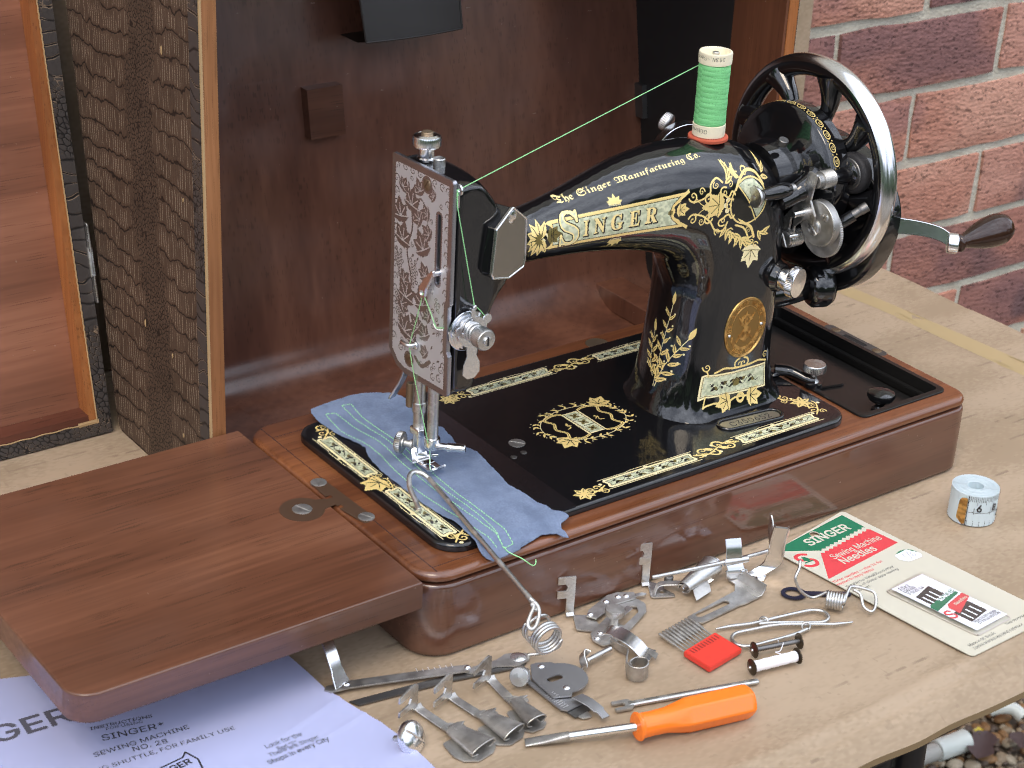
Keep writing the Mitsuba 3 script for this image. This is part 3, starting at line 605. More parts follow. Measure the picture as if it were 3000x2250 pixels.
put('tray_knob', lathe([(5.4, 0), (5.6, 1), (3.4, 2.4), (3, 5), (8.2, 8.4), (9.6, 11), (9, 13.4), (5, 15.2), (0, 15.6)], (391, 31, 46.6), (0, 0, 1), 40), 'enamel', bs_, smooth=50)
lp = rpoly([(438.6, 136), (438.6, 77), (447, 77), (447, 136)], 4)
put('lock_plate', ext(lp.difference(sbox(439.6, 95, 444, 117)), 56.3, 56.75), 'dark_steel', bs_)
put('lock_hole', ext(sbox(439.6, 95, 444, 117), 56.2, 56.5), 'matt_black', bs_)
for y in (126, 85): put('lock_screw', screw_head(V3(442.8, y, 56.8), (0, 0, 1), 3.6, .6, 50), 'bronze', bs_)
put('inlay_disc', lathe([(8.5, 0), (8.3, .4), (0, .45)], (277, 197, 56.4), (0, 0, 1), 32), 'bronze', bs_, label='round metal disc let into the back rail')
# ------------------------------------------------------------------ the sewing machine
sm = thing('sewing_machine', 'black hand crank sewing machine with gold decals and chrome handwheel', 'sewing machine')
YC, BZ = 95.5, 61.6
put('bed', slab(23.8, 347, 14.4, 188.5, 17, [(56.5, .6), (57, 0), (59.6, 0), (60.7, .5), (61.35, 1.5), (BZ, 3.2)], 12), 'enamel_bed', sm, smooth=45)
# body: a side outline, inflated
top = [(57.8, 257.6), (74, 257.6), (79, 255.5), (88, 246), (96, 237.5), (106, 229), (116, 223), (128, 221), (157, 227.5), (195, 238.5), (222, 242.5), (240, 243), (262, 241.5), (285, 237.5), (302, 230.5), (316, 218.5), (326, 203)]
right = [(329, 190), (329.5, 160), (328.5, 120), (329.5, 92), (333, 74), (338, 64), (340, 40)]
left_ = [(230, 40), (232, 60), (236, 72), (240, 90), (243, 112), (245.5, 136), (245.8, 150), (243, 161), (236, 169.5), (224, 175), (200, 181), (173, 185), (148, 187), (128, 187.8), (112, 187), (100, 183), (91, 176), (85, 165), (81, 148), (78.5, 130), (78, 126), (57.8, 126)]
sil = Polygon(np.vstack([spline(top, 6), spline(right, 5), spline(left_[:-2], 5), left_[-2:]])).buffer(0)
GX0, GZ0, GS = 40., 30., 1.5
gx_, gz_ = np.arange(GX0, 360, GS), np.arange(GZ0, 280, GS); A, B = np.meshgrid(gx_, gz_, indexing='ij')
pts_ = shapely.points(A.ravel(), B.ravel()); D2 = shapely.distance(sil.exterior, pts_); D2 = np.where(shapely.contains_xy(sil, A.ravel(), B.ravel()), D2, -D2).reshape(A.shape)
D2 = np.where(A < 62, D2, gaussian_filter(D2, 1.3))
def smo(a, b, x): t = np.clip((x-a)/(b-a), 0, 1); return t*t*(3-2*t)
def body(p):
    x, y, z = p[:, 0], p[:, 1], p[:, 2]
    d = map_coordinates(D2, [(x-GX0)/GS, (z-GZ0)/GS], order=1, mode='nearest')
    barm = np.interp(x, [84, 96, 110, 122, 140, 157, 195, 235, 262, 300, 330], [30.4, 28.5, 21.5, 16.8, 16.2, 18, 23, 28.5, 31.5, 33, 33])
    col = smo(190, 150, z)*(x > 150)
    b = barm*(1-col)+col*(33.5+6.5*np.exp(-np.clip(z-60, 0, 99)/6.)+1.2*smo(100, 60, z))
    R = np.interp(x, [70, 84, 100, 116, 140, 157, 195, 235, 262], [4, 6, 12, 15.5, 15.5, 18.5, 25, 29, 30]); R = R*(1-col)+27*col
    q = np.maximum(R-d, 0); yy = np.abs(y-YC)*R/b
    return np.sqrt(q*q+yy*yy+.01)-R
def body_s(p):
    return body(p)
bm = nets(body_s, (56.2, 48, 57.6), (346, 144, 262), 2.0)
put('arm_and_column', bm, 'enamel', sm, smooth=True, label='glossy black arm and column with gold ornament')
def fronty(x, z, off=.07):
    lo_, hi_ = np.full(len(x), 40.), np.full(len(x), YC)
    for _ in range(30):
        m = (lo_+hi_)/2; ins = body(np.stack([x, m, z], -1)) < 0; hi_ = np.where(ins, m, hi_); lo_ = np.where(ins, lo_, m)
    p = np.stack([x, hi_, z], -1); e = .4; g = np.stack([body(p+d)-body(p-d) for d in np.eye(3)*e], -1); g /= np.linalg.norm(g, axis=1, keepdims=True)+1e-9
    return p+g*off
# face plate
fp = rpoly([(63.6, 260.6), (63.6, 186.5), (65.2, 184.5), (65.2, 157), (63.4, 154.5), (63.4, 129.6), (66, 128.2), (108, 125.6), (117, 127.5), (125.6, 136), (125.6, 259)], 2.2)
slot = rpoly([(75.0, 195), (78.0, 195), (78.0, 237), (75.0, 237)], 1.2)
def yz(g, x0, x1): # a plate from a (y, z) polygon, between two x
    return move(plate(g, 0, x1-x0, .5), (x0, 0, 0), np.array([[0, 0, 1], [1, 0, 0], [0, 1, 0]]))
put('face_plate', yz(fp.difference(slot), 55.0, 57.6), 'plate_steel', sm, smooth=30, label='polished face plate etched with vine leaves')
for (y, z, a) in ((89.4, 250.4, 60), (103.6, 137, 40)): put('face_plate_screw', screw_head(V3(54.9, y, z), (-1, 0, 0), 3.4, .7, a), 'bronze', sm)
# etched ornament of the face plate, in (y, z) seen from the left: u = -y
def leaf(cx, cy, s, a, lobes=5):
    def lobe(L, w):
        t = np.linspace(0, 1, 13); e = w*np.sin(t**.85*pi)*(1+.28*(np.arange(13) % 2)); return Polygon(np.vstack([np.stack([t*L, e], -1), np.stack([t*L, -e], -1)[::-1][1:-1]])).buffer(0)
    g = affinity.translate(unary_union([affinity.rotate(lobe(L, w), k, origin=(0, 0)) for L, w, k in ((1.3, .32, 0), (1.1, .29, 44), (1.1, .29, -44), (.85, .25, 90), (.85, .25, -90), (.5, .2, 138), (.5, .2, -138))]+[Point(0, 0).buffer(.2)]), -.3, 0)
    v = unary_union([LineString([(-.3, 0), (.8*math.cos(k)-.3, .8*math.sin(k))]).buffer(.035) for k in (-1.5, -.73, 0, .73, 1.5)])
    f = lambda q: affinity.translate(affinity.rotate(affinity.scale(q, s, s, origin=(0, 0)), a, origin=(0, 0)), cx, cy)
    return f(g), f(v)
def curl(cx, cy, s, a=0, flip=1, w=.22, turns=1.1):
    t = np.linspace(0, 1, 22); r = .95*(1-t)+.12; th = t*turns*2*pi
    P = np.stack([r*np.cos(th)*.8, flip*r*np.sin(th)], -1)*s; ws = w*s*(1.0-.65*t); R = rotm((0, 0, 1), a)[:2, :2]; P = P@R.T+[cx, cy]
    return unary_union([LineString(P[i:i+2]).buffer(ws[i]*.6, quad_segs=2) for i in range(len(P)-1)]+[Point(*P[-1]).buffer(w*s*.55, quad_segs=3)])
inner_fp = fp.buffer(-4.2)
mot, vein = [], []
for (y, z, s, a) in ((104, 236, 9.5, 100), (116, 226, 9.5, 80), (112.5, 212, 10, 100), (93, 213, 10, 60), (98, 228, 7, 20), (90, 233, 6, 0), (108, 178, 10.5, 100), (92, 179, 9.5, 70), (108, 156, 10, 110), (97, 162, 8, 40), (89, 160, 7.5, 60), (111, 170, 7.5, 150), (97, 246, 6.5, 60), (113, 243, 6, 120), (84, 246, 5, 30), (90, 197, 7, 60), (88, 222, 6.5, 30), (110, 186, 7, 130), (86, 172, 6, 20), (101, 152, 6.5, 80), (88, 148, 5.5, 40)):
    g, v = leaf(-y, z, s, 180-a); mot.append(g); vein.append(v)
gr = []
for (y, z) in ((116, 196), (101, 194), (115, 168)):
    for k, (a, b) in enumerate(((0, 0), (3.2, 0), (-3.2, 0), (1.6, -3.), (-1.6, -3.), (1.6, 3), (-1.6, 3), (0, -6), (3.2, -6), (0, -9), (-3.2, 6), (1.6, 6))):
        gr.append(Point(-y+a, z+b).buffer(1.45, quad_segs=4).difference(Point(-y+a, z+b).buffer(.75, quad_segs=3)))
stem = unary_union([line([(-104, 150), (-109, 168), (-103, 186), (-108, 205), (-103, 222), (-108, 246)], 1.4), line([(-90, 168), (-97, 176), (-105, 184)], 1.1), line([(-88, 235), (-96, 240), (-103, 232)], 1.0)])
cu = []
for z in np.arange(146, 254, 7.6):
    cu.append(curl(-120.2, z, 3.1, 0, 1)); 
    if z < 190 or z > 243 or True: cu.append(curl(-68.4, z, 2.9, 180, -1))
for y in np.arange(74, 117, 7.4): cu.append(curl(-y, 254.0 if not 82 < y < 95 else 252, 2.9, 90 if y > 90 else -90, 1 if y > 90 else -1))
for (y, z, s) in ((72, 137, 3.2), (78, 135.5, 3), (70, 143, 3), (84, 141, 2.6), (112, 141, 2.8), (77, 143, 2.4)): cu.append(curl(-y, z, s, 90))
busy = unary_union(mot+[stem]+cu+gr); rg2 = np.random.default_rng(5); extra = []
slot_0 = affinity.scale(slot.buffer(3), -1, 1, origin=(0, 0))
for k in range(260):
    pt = Point(-rg2.uniform(72, 116), rg2.uniform(140, 250))
    if busy.distance(pt) < 1.9 or slot_0.distance(pt) < 2.2: continue
    g_ = curl(pt.x, pt.y, 1.9, rg2.uniform(0, 360), 1 if k % 2 else -1, .3) if k % 3 else affinity.rotate(Polygon([(-2, 0), (0, .8), (2, 0), (0, -.8)]), rg2.uniform(0, 180), origin=(0, 0))
    if not k % 3: g_ = affinity.translate(g_, pt.x, pt.y)
    extra.append(g_); busy = busy.union(g_)
motif = unary_union(mot+[stem]+cu+gr+extra).difference(unary_union(vein))
slot_u = affinity.scale(slot.buffer(1.8), -1, 1, origin=(0, 0)); fpu = affinity.scale(inner_fp, -1, 1, origin=(0, 0))
holes_ = unary_union([slot_u, Point(-89.4, 250.4).buffer(5.2), Point(-103.6, 137).buffer(5), line([(-97, 141), (-90, 138), (-82, 144)], 2.4)])
etch = fpu.difference(unary_union([motif, holes_])).intersection(fpu)
put('etched_ornament', onto(etch, lambda u, z: np.stack([u*0+54.94, -u, z], -1)), 'etched', sm, smooth=False)
# top of the head: pressure screw and needle bar end
hx, hy = 66, 107.
put('pressure_screw', [lathe([(4.6, 257.5), (5.4, 258), (5.6, 259.2), (4.7, 260), (4.6, 265), (4.9, 266)], (hx, hy, 0), (0, 0, 1), 32), lathe([(5, 265.4), (7.6, 266), (8.2, 267), (8.2, 271), (7.6, 272.2), (5.6, 273), (5, 272.6)], (hx, hy, 0), (0, 0, 1), knurl=(266.5, 271.5, 44, .35))], 'chrome', sm, smooth=35, label='knurled pressure screw on the head')
put('presser_bar_end', rod((hx, hy, 270), (hx, hy, 274.6), 3.4, 24), 'bronze', sm)
put('needle_bar_end', rod((66.5, 95, 256), (66.5, 95, 262.6), 3.5, 28), 'nickel', sm)
ey = yz(ring2(63.2, 255.4, 3.4).union(pl((63, 259), (63, 245), (65, 243), (65, 259))).difference(ring2(62.6, 255.4, 1.1)), 57.7, 58.7)
put('thread_eyelet', ey, 'chrome', sm, smooth=30)
# bars, clamp and presser foot
put('needle_bar', [rod((67, 94.2, 84), (67, 94.2, 140), 3.5, 32)], 'nickel', sm)
put('needle_bar_notch', bx((63.3, 96.2, 86.5), (64.6, 98, 101)), 'matt_black', sm)
put('presser_bar', [rod((67, 109, 83), (67, 109, 140), 3.6, 32), lathe([(4.0, 97), (4.4, 97.6), (4.4, 103), (4.0, 103.6)], (67, 109, 0), (0, 0, 1), 32)], 'nickel', sm)
put('lifter_lever', [strip(spline([(66, 122, 122), (66, 124, 116), (65, 127.5, 108), (63, 130.5, 101), (62, 131.5, 98)]), (1, .35, 0), [4, 5, 7, 8.5, 8] if 0 else 6.5, 1.4)], 'chrome', sm, smooth=40)
put('guide_pin', rod((67, 119, 96), (67, 119, 112), 2.6, 20), 'bronze', sm)
put('foot_shank', [rbox((62.6, 103, 82), (71.4, 112.6, 87), .8), rbox((63.4, 104.2, 70.2), (70, 110.4, 82.4), 1.0)], 'chrome', sm, smooth=30)
put('foot_screw', [lathe([(2.6, 0), (3.2, .4), (3.2, 2), (2.3, 2.4), (2.3, 5.5), (4, 6.1), (4.2, 7)], (65, 111, 73.5), (-.55, .83, 0), 28),
                   lathe([(5.8, 6.6), (6.9, 7.2), (6.9, 10.2), (6.0, 11), (4.4, 10.7), (0, 10.6)], (65, 111, 73.5), (-.55, .83, 0), knurl=(7, 10.4, 36, .35))], 'nickel', sm, smooth=35, label='large knurled presser foot screw')
put('needle_clamp', [lathe([(3.4, 78.2), (4.4, 79), (4.9, 81.5), (4.8, 85.5), (3.8, 86)], (67, 94.2, 0), (0, 0, 1), 30), rod((67, 90, 82), (76, 80, 82.5), 2.1, 20), lathe([(2.6, 0), (2.7, .5), (2.7, 3), (2.2, 3.4)], (71.5, 84.6, 82.2), (.67, -.74, 0), 24), rod((79.5, 77, 82.6), (72, 84, 82.3), 2.7, 24)], 'chrome', sm, smooth=35)
put('needle', [rod((66.4, 95.0, 63.5), (66.4, 95.0, 79), .5, 10, .1)], 'chrome', sm)
put('presser_foot', [strip(spline([(66, 106, 71.5), (66, 103.5, 69), (66.5, 100.5, 67.2), (67, 97, 66.4)]), (1, 0, 0), [6]*25 if 0 else 8.5, 1.3),
                     strip(np.array([(63.8, 101, 66.2), (63.8, 90.5, 66.0), (63.6, 86.5, 67.8), (63.6, 85.3, 69.4)]), (1, 0, 0), 4.0, 1.3), strip(np.array([(69.6, 101, 66.2), (69.6, 90.5, 66.0), (69.8, 87.5, 67.6), (69.8, 86.3, 69)]), (1, 0, 0), 4.4, 1.3),
                     move(ext(rpoly([(-6.6, -3), (6.6, -3), (2, 7.5), (-3, 6)], .6), -.55, .55), (64.6, 104, 68.4), rotm((1, 0, 0), 38)), tube(spline([(62, 101, 72.5), (66, 96, 73.2), (71.5, 94.5, 72.2)]), .9, 10)], 'chrome', sm, smooth=35, label='two toed chrome presser foot')
# take up lever and thread guide on the face plate
tl = rpoly([(73.4, 205), (75.5, 205), (84, 196.5), (88.4, 190.2), (88, 185.6), (85.2, 184), (82.2, 186), (81, 191.5), (77.6, 197)], 1.1).difference(ring2(85, 187.6, 1.5))
put('take_up_lever', yz(tl, 50.2, 52.0), 'chrome', sm, smooth=30); put('take_up_pivot', rod((50.8, 76.2, 202), (58, 76.2, 202), 1.9, 16), 'chrome', sm)
put('face_thread_guide', [tube(spline([(53.5, 96, 149.5), (50.5, 97, 149.5), (49.6, 100, 149.6), (49.8, 104, 149.6)]), 1.3, 12), lathe([(2.6, 0), (2.4, 1.4), (0, 2)], (54.8, 96, 149.2), (-1, 0, 0), 18)], 'chrome', sm, smooth=True)
# tension assembly on the front of the head (axis towards the front)
tx, tz, ty = 68., 169.5, 64.8
TA = (0, -1, 0)
def xz(g, y0, y1): return move(plate(g, 0, y1-y0, .3), (0, y1, 0), np.array([[1, 0, 0], [0, 0, -1], [0, 1, 0]]))
put('tension_disc', [lathe([(5, 0), (11.6, .6), (12.2, 1.4), (11.5, 1.9), (4, 2.2)], (tx-1, ty, tz-1), TA, 44), lathe([(4, 2.3), (11.4, 3), (11.6, 3.6), (5, 4.2)], (tx, ty, tz), TA, 44)], 'chrome', sm, smooth=40)
sp_ = ring2(tx, tz, 9.6, 40).union(rpoly([(tx-4, tz-8), (tx+4, tz-8), (tx+3.2, tz-15), (tx+5.8, tz-20), (tx+6, tz-26), (tx+2.5, tz-29.5), (tx-2.5, tz-29.5), (tx-6, tz-26), (tx-5.6, tz-20), (tx-3.4, tz-15)], 1.5))
sp_ = sp_.union(rpoly([(tx-1.6, tz+8), (tx+1.6, tz+8), (tx+1.4, tz+15.5), (tx-1.4, tz+15.5)], .5)).union(ring2(tx+10, tz+6, 3)).union(ring2(tx-9.4, tz+2, 2.6)).difference(ring2(tx, tz, 4)).difference(line([(tx-7, tz+1), (tx-5, tz+6), (tx-1, tz+8)], 1.))
put('tension_guide_plate', xz(sp_, ty-6.4, ty-5.4), 'chrome', sm, smooth=30)
put('tension_hook', rod((tx, ty-8, tz+15.5), (tx-1, ty+2, tz+15), 1.5, 14), 'chrome', sm)
put('tension_spring', tube(np.array([(tx+(5.4-.1*t)*math.cos(t*1.), ty-6.6-t*.33, tz+(5.4-.1*t)*math.sin(t*1.)) for t in np.linspace(0, 22, 120)]), .85, 8), 'nickel', sm, smooth=True)
put('tension_nut', [lathe([(3.4, 12), (6.2, 12.6), (6.5, 13.4), (6.5, 19.2), (5.8, 20), (3.2, 20.2)], (tx, ty, tz), TA, knurl=(13, 19.6, 38, .3)), rod((tx, ty-5, tz), (tx, ty-21.4, tz), 2.6, 20)], 'nickel', sm, smooth=35, label='knurled tension nut')
put('tension_nut_slot', rbox((tx-.6, ty-21.7, tz-2.7), (tx+.6, ty-20.5, tz+2.7), .2), 'matt_black', sm)
put('check_spring', tube(spline([(tx-9, ty-3, tz-2), (tx-12, ty, tz-1), (58, 66.5, 170), (53, 72, 169), (52.6, 76.5, 171.5)]), .5, 8), 'nickel', sm, smooth=True)
# steel cover plate on the front of the arm
n_cp = V3(.33, -.944, 0); o_cp = V3(95.2, 64.3, 0); e_cp = V3(.944, .33, 0)
cpoly = rpoly([(-14.5, 229), (1.2, 238.3), (15.8, 227), (16.5, 205), (15.4, 197.2), (0, 194.6), (-15.5, 199), (-17.4, 202)], 1.8)
Mcp = np.stack([e_cp, V3(0, 0, 1), n_cp], 1)
put('arm_cover_plate', move(plate(cpoly, -1.2, .8, .7), o_cp, Mcp), 'cover_steel', sm, smooth=35, label='five sided polished steel cover plate')
cr2 = np.array(cpoly.buffer(-.5).exterior.segmentize(2).coords[:-1]); put('cover_plate_edge', tube(np.array([o_cp+e_cp*u+V3(0, 0, v)+n_cp*.55 for u, v in cr2]), .75, 8, True), 'chrome', sm, smooth=True)
put('cover_plate_block', move(plate(cpoly.buffer(-.6), -14, -1.3, .5), o_cp, Mcp), 'enamel', sm, smooth=35)
put('cover_plate_screw', screw_head(o_cp+V3(0, 0, 232.3)+e_cp*.6+n_cp*.7, n_cp, 3.9, .8, -30), 'chrome', sm)
# bed fittings
put('slide_plate', [slab(82, 118, 15.2, 187.6, 1, [(BZ+.02, .2), (BZ+.32, .05), (BZ+.36, .4)], 4)], 'slide_steel', sm, label='dark mirror like slide plate across the bed')
put('needle_plate', lathe([(24, BZ+.02), (23.8, BZ+.4), (0, BZ+.45)], (64, 95, 0), (0, 0, 1), 64), 'slide_steel', sm, smooth=30)
for (x, y, r) in ((134, 97.8, 5.4), (130.4, 85.7, 2.2), (117.6+4, 84, 2.2)): put('bed_screw', screw_head(V3(x, y, BZ+.1), (0, 0, 1), r, .5, 40), 'steel' if r > 3 else 'dark_steel', sm)
put('serial_rim', [tube(np.array([(283.5+25.5*max(-1, min(1, 0))+x, y, BZ+.5) for x, y in (affinity.rotate(LineString([(-18, 0), (18, 0)]).buffer(6.6, quad_segs=8), -6, origin=(0, 0)).exterior.coords[:-1])])+V3(0, 45, 0), 1.1, 8, True)], 'enamel', sm, smooth=True)
sr = affinity.translate(affinity.rotate(LineString([(-18, 0), (18, 0)]).buffer(5, quad_segs=8), -6, origin=(0, 0)), 283.5, 45)
put('serial_plate', ext(sr, BZ, BZ+.25), 'serial_steel', sm, label='small stamped serial number plate')
tx_ = affinity.translate(affinity.rotate(affinity.translate(text_w('C350652', 5.4, 32), 0, -2.7), -6, origin=(0, 0)), 283.5-16, 45+1.6)
put('serial_lettering', ext(tx_, BZ+.25, BZ+.32), 'ink', sm)
put('bed_clamp', [rbox((338, 82, BZ), (352, 92, BZ+4), 2), tube(spline([(344, 87, BZ+4), (352, 80, BZ+3.5), (358, 70, BZ+.5), (362, 66, BZ)]), [4.2]*9+[4]*8+[4.4]*8, 14), lathe([(6, 0), (6.6, 1), (6.2, 3.4), (4, 4)], (361, 66.5, 57), (0, 0, 1), 28)], 'enamel', sm, smooth=40)
put('clamp_screw', [lathe([(3.8, 60.8), (4, 61.2), (2.4, 63.6), (2.2, 67), (2.8, 69)], (361, 66.5, 0), (0, 0, 1), 26), lathe([(3, 68.4), (7.4, 69), (8, 69.6), (8, 73.6), (7.2, 74.4), (0, 74.9)], (361, 66.5, 0), (0, 0, 1), knurl=(69.4, 73.8, 44, .35))], 'nickel', sm, smooth=35, label='knurled thumb screw of the bed clamp')
# spool pin and felt
put('felt_disc', lathe([(11.6, 0), (12.6, .7), (12.6, 2.2), (11.8, 2.8), (0, 2.9)], (269.8, 96, 240.2), (.0, 0, 1), 40), 'red_felt', sm, smooth=40)
put('spool_pin', rod((269.8, 96, 244), (269.8, 96, 296), 2.2, 14), 'nickel', sm)
# thread hook and knob behind the arm
put('rear_light_arm', [strip(spline([(262, 140, 214), (268, 141, 224), (279, 142, 231), (292, 142, 233), (302, 140, 231)]), (.2, 1, .1), 7, 1.6)], 'chrome', sm, smooth=40)
put('rear_knob', lathe([(3, 0), (6, .5), (6.2, 1.5), (6.2, 5), (5, 6), (0, 6.2)], (284, 148, 232), (-.3, .9, .3), knurl=(1, 5, 30, .3)), 'nickel', sm, smooth=30)
# stitch regulator knob
kd = V3(.31, -.95, -.03); kd /= np.linalg.norm(kd); k0 = V3(312, 68, 149.5)
put('regulator_boss', lathe([(13, -8), (12.4, 0), (10.4, 3), (9.4, 6.6), (8.6, 7.2), (0, 7.3)], k0, kd, 36), 'enamel', sm, smooth=50)
put('regulator_knob', [lathe([(6, 7), (7.6, 7.6), (7.8, 12), (7.2, 13)], k0, kd, 36), lathe([(8, 13.2), (10, 13.8), (10.3, 14.4), (10.3, 18.6), (9.6, 19.3), (0, 19.8)], k0, kd, knurl=(14, 18.8, 60, .3))], 'chrome', sm, smooth=35, label='large knurled chrome stitch regulator knob')
# drive end: hub, handwheel, crank
WX, WYc, WZ = 361., 93., 208.
hc = (0, WYc+1, WZ-2)
put('drive_hub', lathe([(24, 312), (25, 322), (25.4, 327), (30, 330), (40, 333), (45.5, 336.4), (46.6, 338), (46.8, 344), (46.2, 352), (44, 354), (20, 354.6)], hc, (1, 0, 0), 80), 'enamel', sm, smooth=40, label='black domed drive hub with a gold ring of circles')
put('oil_cap', rod((319, 80, 233), (319, 78.6, 237), 3.4, 18), 'dark_steel', sm)
na, nc = 120, 28; RR, rr_ = 66.2, 7.3
def rimarc(a0, a1, k, cr=1.):
    a = np.arange(na)*2*pi/na; c = np.linspace(a0, a1, k); P = np.stack(np.broadcast_arrays(WX+rr_*cr*1.02*np.cos(c)[None, :], WYc+(RR+rr_*cr*np.sin(c))[None, :]*np.cos(a)[:, None], WZ+(RR+rr_*cr*np.sin(c))[None, :]*np.sin(a)[:, None]), -1)
    i, j = np.meshgrid(np.arange(na), np.arange(k-1), indexing='ij'); q = np.stack([i*k+j, ((i+1) % na)*k+j, ((i+1) % na)*k+j+1, i*k+j+1], -1).reshape(-1, 4)
    return as_tm((P.reshape(-1, 3), q))
put('handwheel_rim', rimarc(math.radians(-38), math.radians(158), 26), 'chrome', sm, smooth=True, label='bright chrome rim of the handwheel')
put('handwheel', [rimarc(math.radians(158), math.radians(322), 22, .995), lathe([(16, 352), (26, 353.5), (27, 355), (27, 368), (16, 370)], (0, WYc, WZ), (1, 0, 0), 48)]+
    [tube(spline([(361, WYc+22*math.cos(a-.12), WZ+22*math.sin(a-.12)), (358, WYc+34*math.cos(a+.03), WZ+34*math.sin(a+.03)), (358, WYc+48*math.cos(a+.05), WZ+48*math.sin(a+.05)), (360, WYc+63*math.cos(a-.06), WZ+63*math.sin(a-.06))], 8), [8, 7.4, 6.9, 6.5, 6.2, 6, 5.8, 5.6, 5.4, 5.3, 5.2, 5.2, 5.2, 5.2, 5.3, 5.5, 5.8, 6.1, 6.5, 7, 7.6, 8.2, 8.8, 9.4, 10], 14) for a in np.radians((58, 103, 141, 188, 238, 290, 340, 20))], 'enamel', sm, smooth=45, label='black spoked inside of the handwheel')
cc_ = lathe([(20, 367), (63, 368), (65, 369.4), (66, 372), (66, 384), (64.6, 386.6), (61, 388), (0, 389)], (0, 97, 184), (1, 0, 0), 90)
cv = np.asarray(cc_.vertices).copy(); cv[:, 2] = np.where(cv[:, 2] > 184, 184+(cv[:, 2]-184)*.68, cv[:, 2]); cc_.vertices = cv
put('crank_casing', cc_, 'enamel', sm, smooth=40)
put('crank_post', [tube(spline([(318, 84, 128), (334, 80, 129), (352, 78, 131), (376, 80, 136)]), 10.5, 24), lathe([(12, 0), (14.5, 3), (14.5, 12), (12, 16), (0, 18)], (350, 72, 132), (.9, -.4, 0), 30)], 'enamel', sm, smooth=50)
ch = [(380, 42, 180), (386, 33, 181.5), (394, 21, 182), (400, 12, 181), (403.6, 7, 178.6), (406, 3.5, 176)]
put('crank_arm', [strip(spline(ch, 6), (.12, .1, 1), np.r_[np.linspace(11, 9, 16), np.linspace(9, 8.4, 15)], 3.6), lathe([(3.5, -4), (6.4, -3.5), (6.8, -2.5), (6.8, 2.5), (6.2, 3.1), (2.6, 3.3)], (405.6, 3.2, 175.8), (.75, -.66, 0), 30)], 'chrome', sm, smooth=35, label='bent chrome crank arm')
put('crank_pivot', screw_head(V3(403.6, -.4, 175.6), (-.1, -.99, 0), 3.2, .8, 10), 'bronze', sm)
hd = V3(.985, -.1, .12); hd /= np.linalg.norm(hd); h0 = V3(407.4, 2.2, 175.4)
put('crank_handle', lathe([(3, 0), (5.6, .8), (6.2, 2.4), (5.4, 4), (4.6, 5.5), (5.2, 9), (6.9, 14), (8.8, 20), (10.2, 27), (10.7, 33), (10.2, 38), (8.4, 42.4), (5.4, 45), (2.4, 46.2), (0, 46.5)], h0, hd, 44), 'wood_handle', sm, smooth=60, label='turned dark wood crank handle')
# bobbin winder in front of the wheel
put('winder_holder', [lathe([(2.6, 0), (3.4, .5), (4.3, 5), (5.1, 12), (5, 18), (4.2, 22.5), (2.9, 23)], (287, 60, 211.4), (1, 0, 0), 30), tube(spline([(305, 62, 203), (318, 60, 208), (332, 62, 214), (336, 72, 214)]), [6]*8+[7]*8+[8]*9, 16), tube(spline([(300, 66, 204), (306, 70, 198), (316, 78, 190)]), 5, 14)], 'enamel', sm, smooth=50)
put('winder_holder_tip', lathe([(2.8, -.4), (4.6, -3.8), (6.6, -5.2), (6.9, -6.2), (6.6, -7.4), (2.2, -7.0), (0, -6.0)], (287, 60, 211.4), (1, 0, 0), 36), 'nickel', sm, smooth=40)
put('winder_holder_end', rod((310, 60, 211.4), (314, 60, 211.4), 2.9, 18), 'nickel', sm)
wy, wz = 50., 217.5
put('winder_spindle', [lathe([(4.6, 336), (5.2, 337), (5.2, 349), (8, 350), (8.6, 351), (8.6, 353.4)], (0, wy, wz), (1, 0, 0), 32)], 'enamel', sm, smooth=40)
put('winder_disc', lathe([(3, 350.2), (10, 350.6), (10.4, 351.2), (10, 351.8), (9.4, 352)], (0, wy, wz), (1, 0, 0), 40), 'dark_steel', sm, smooth=40)
put('winder_tyre', lathe([(9.2, 351.6), (10.6, 351.2), (12.8, 352), (13.6, 354), (13.6, 357), (12.8, 359), (8, 359.6)], (0, wy, wz), (1, 0, 0), 48), 'rubber', sm, smooth=60)
put('winder_bush', [lathe([(5.6+.35*(k % 2), 326+k*.55) for k in range(18)]+[(5, 336.5)], (0, wy, wz), (1, 0, 0), 30), rod((322, wy, wz), (327, wy, wz), 4.6, 24)], 'steel', sm, smooth=False)
def plx(g, x0, x1): return yz(g, x0, x1)
yl = rpoly([(46.6, 223), (54.6, 223.6), (59.5, 205), (64, 197), (72, 187), (74, 173), (70, 168), (63, 171), (61, 184), (53, 192), (45, 188), (44.6, 196), (50, 205)], 1.2).difference(rpoly([(63.4, 180.5), (65.6, 180.5), (65, 189), (63, 189)], .7))
put('winder_lever', plx(yl, 319.6, 321.2), 'nickel', sm, smooth=30, label='bent bright winder lever')
for (y, z) in ((49.3, 219.5), (52.4, 219.8)): put('winder_rivet', lathe([(1.2, 0), (.9, .6), (0, .8)], (320.4, y, z), (-1, 0, 0), 12), 'chrome', sm)
put('winder_lever_pin', [rod((312, 56, 195), (322, 56, 195), 2.2, 16), rod((315, 60.5, 178), (321, 58.5, 179), 1.4, 12)], 'chrome', sm)
put('winder_cam', lathe([(14.6, 323), (15, 323.4), (15, 328.6), (14.2, 329)], (0, 45.5, 190.5), (1, 0, 0), 48), 'steel', sm, smooth=35)
put('winder_gear', lathe([(17, 329.2), (17.8, 329.6), (17.8, 331.8), (17, 332.2)], (0, 47.5, 184), (1, 0, 0), knurl=(329.4, 332, 70, .35)), 'steel', sm, smooth=30)
put('winder_screw', screw_head(V3(322.8, 47.3, 187.4), (-1, 0, 0), 5.2, 1.6, -40), 'nickel', sm); put('winder_screw', screw_head(V3(322.9, 38.6, 196.6), (-1, 0, 0), 2.6, .8, 70), 'nickel', sm)
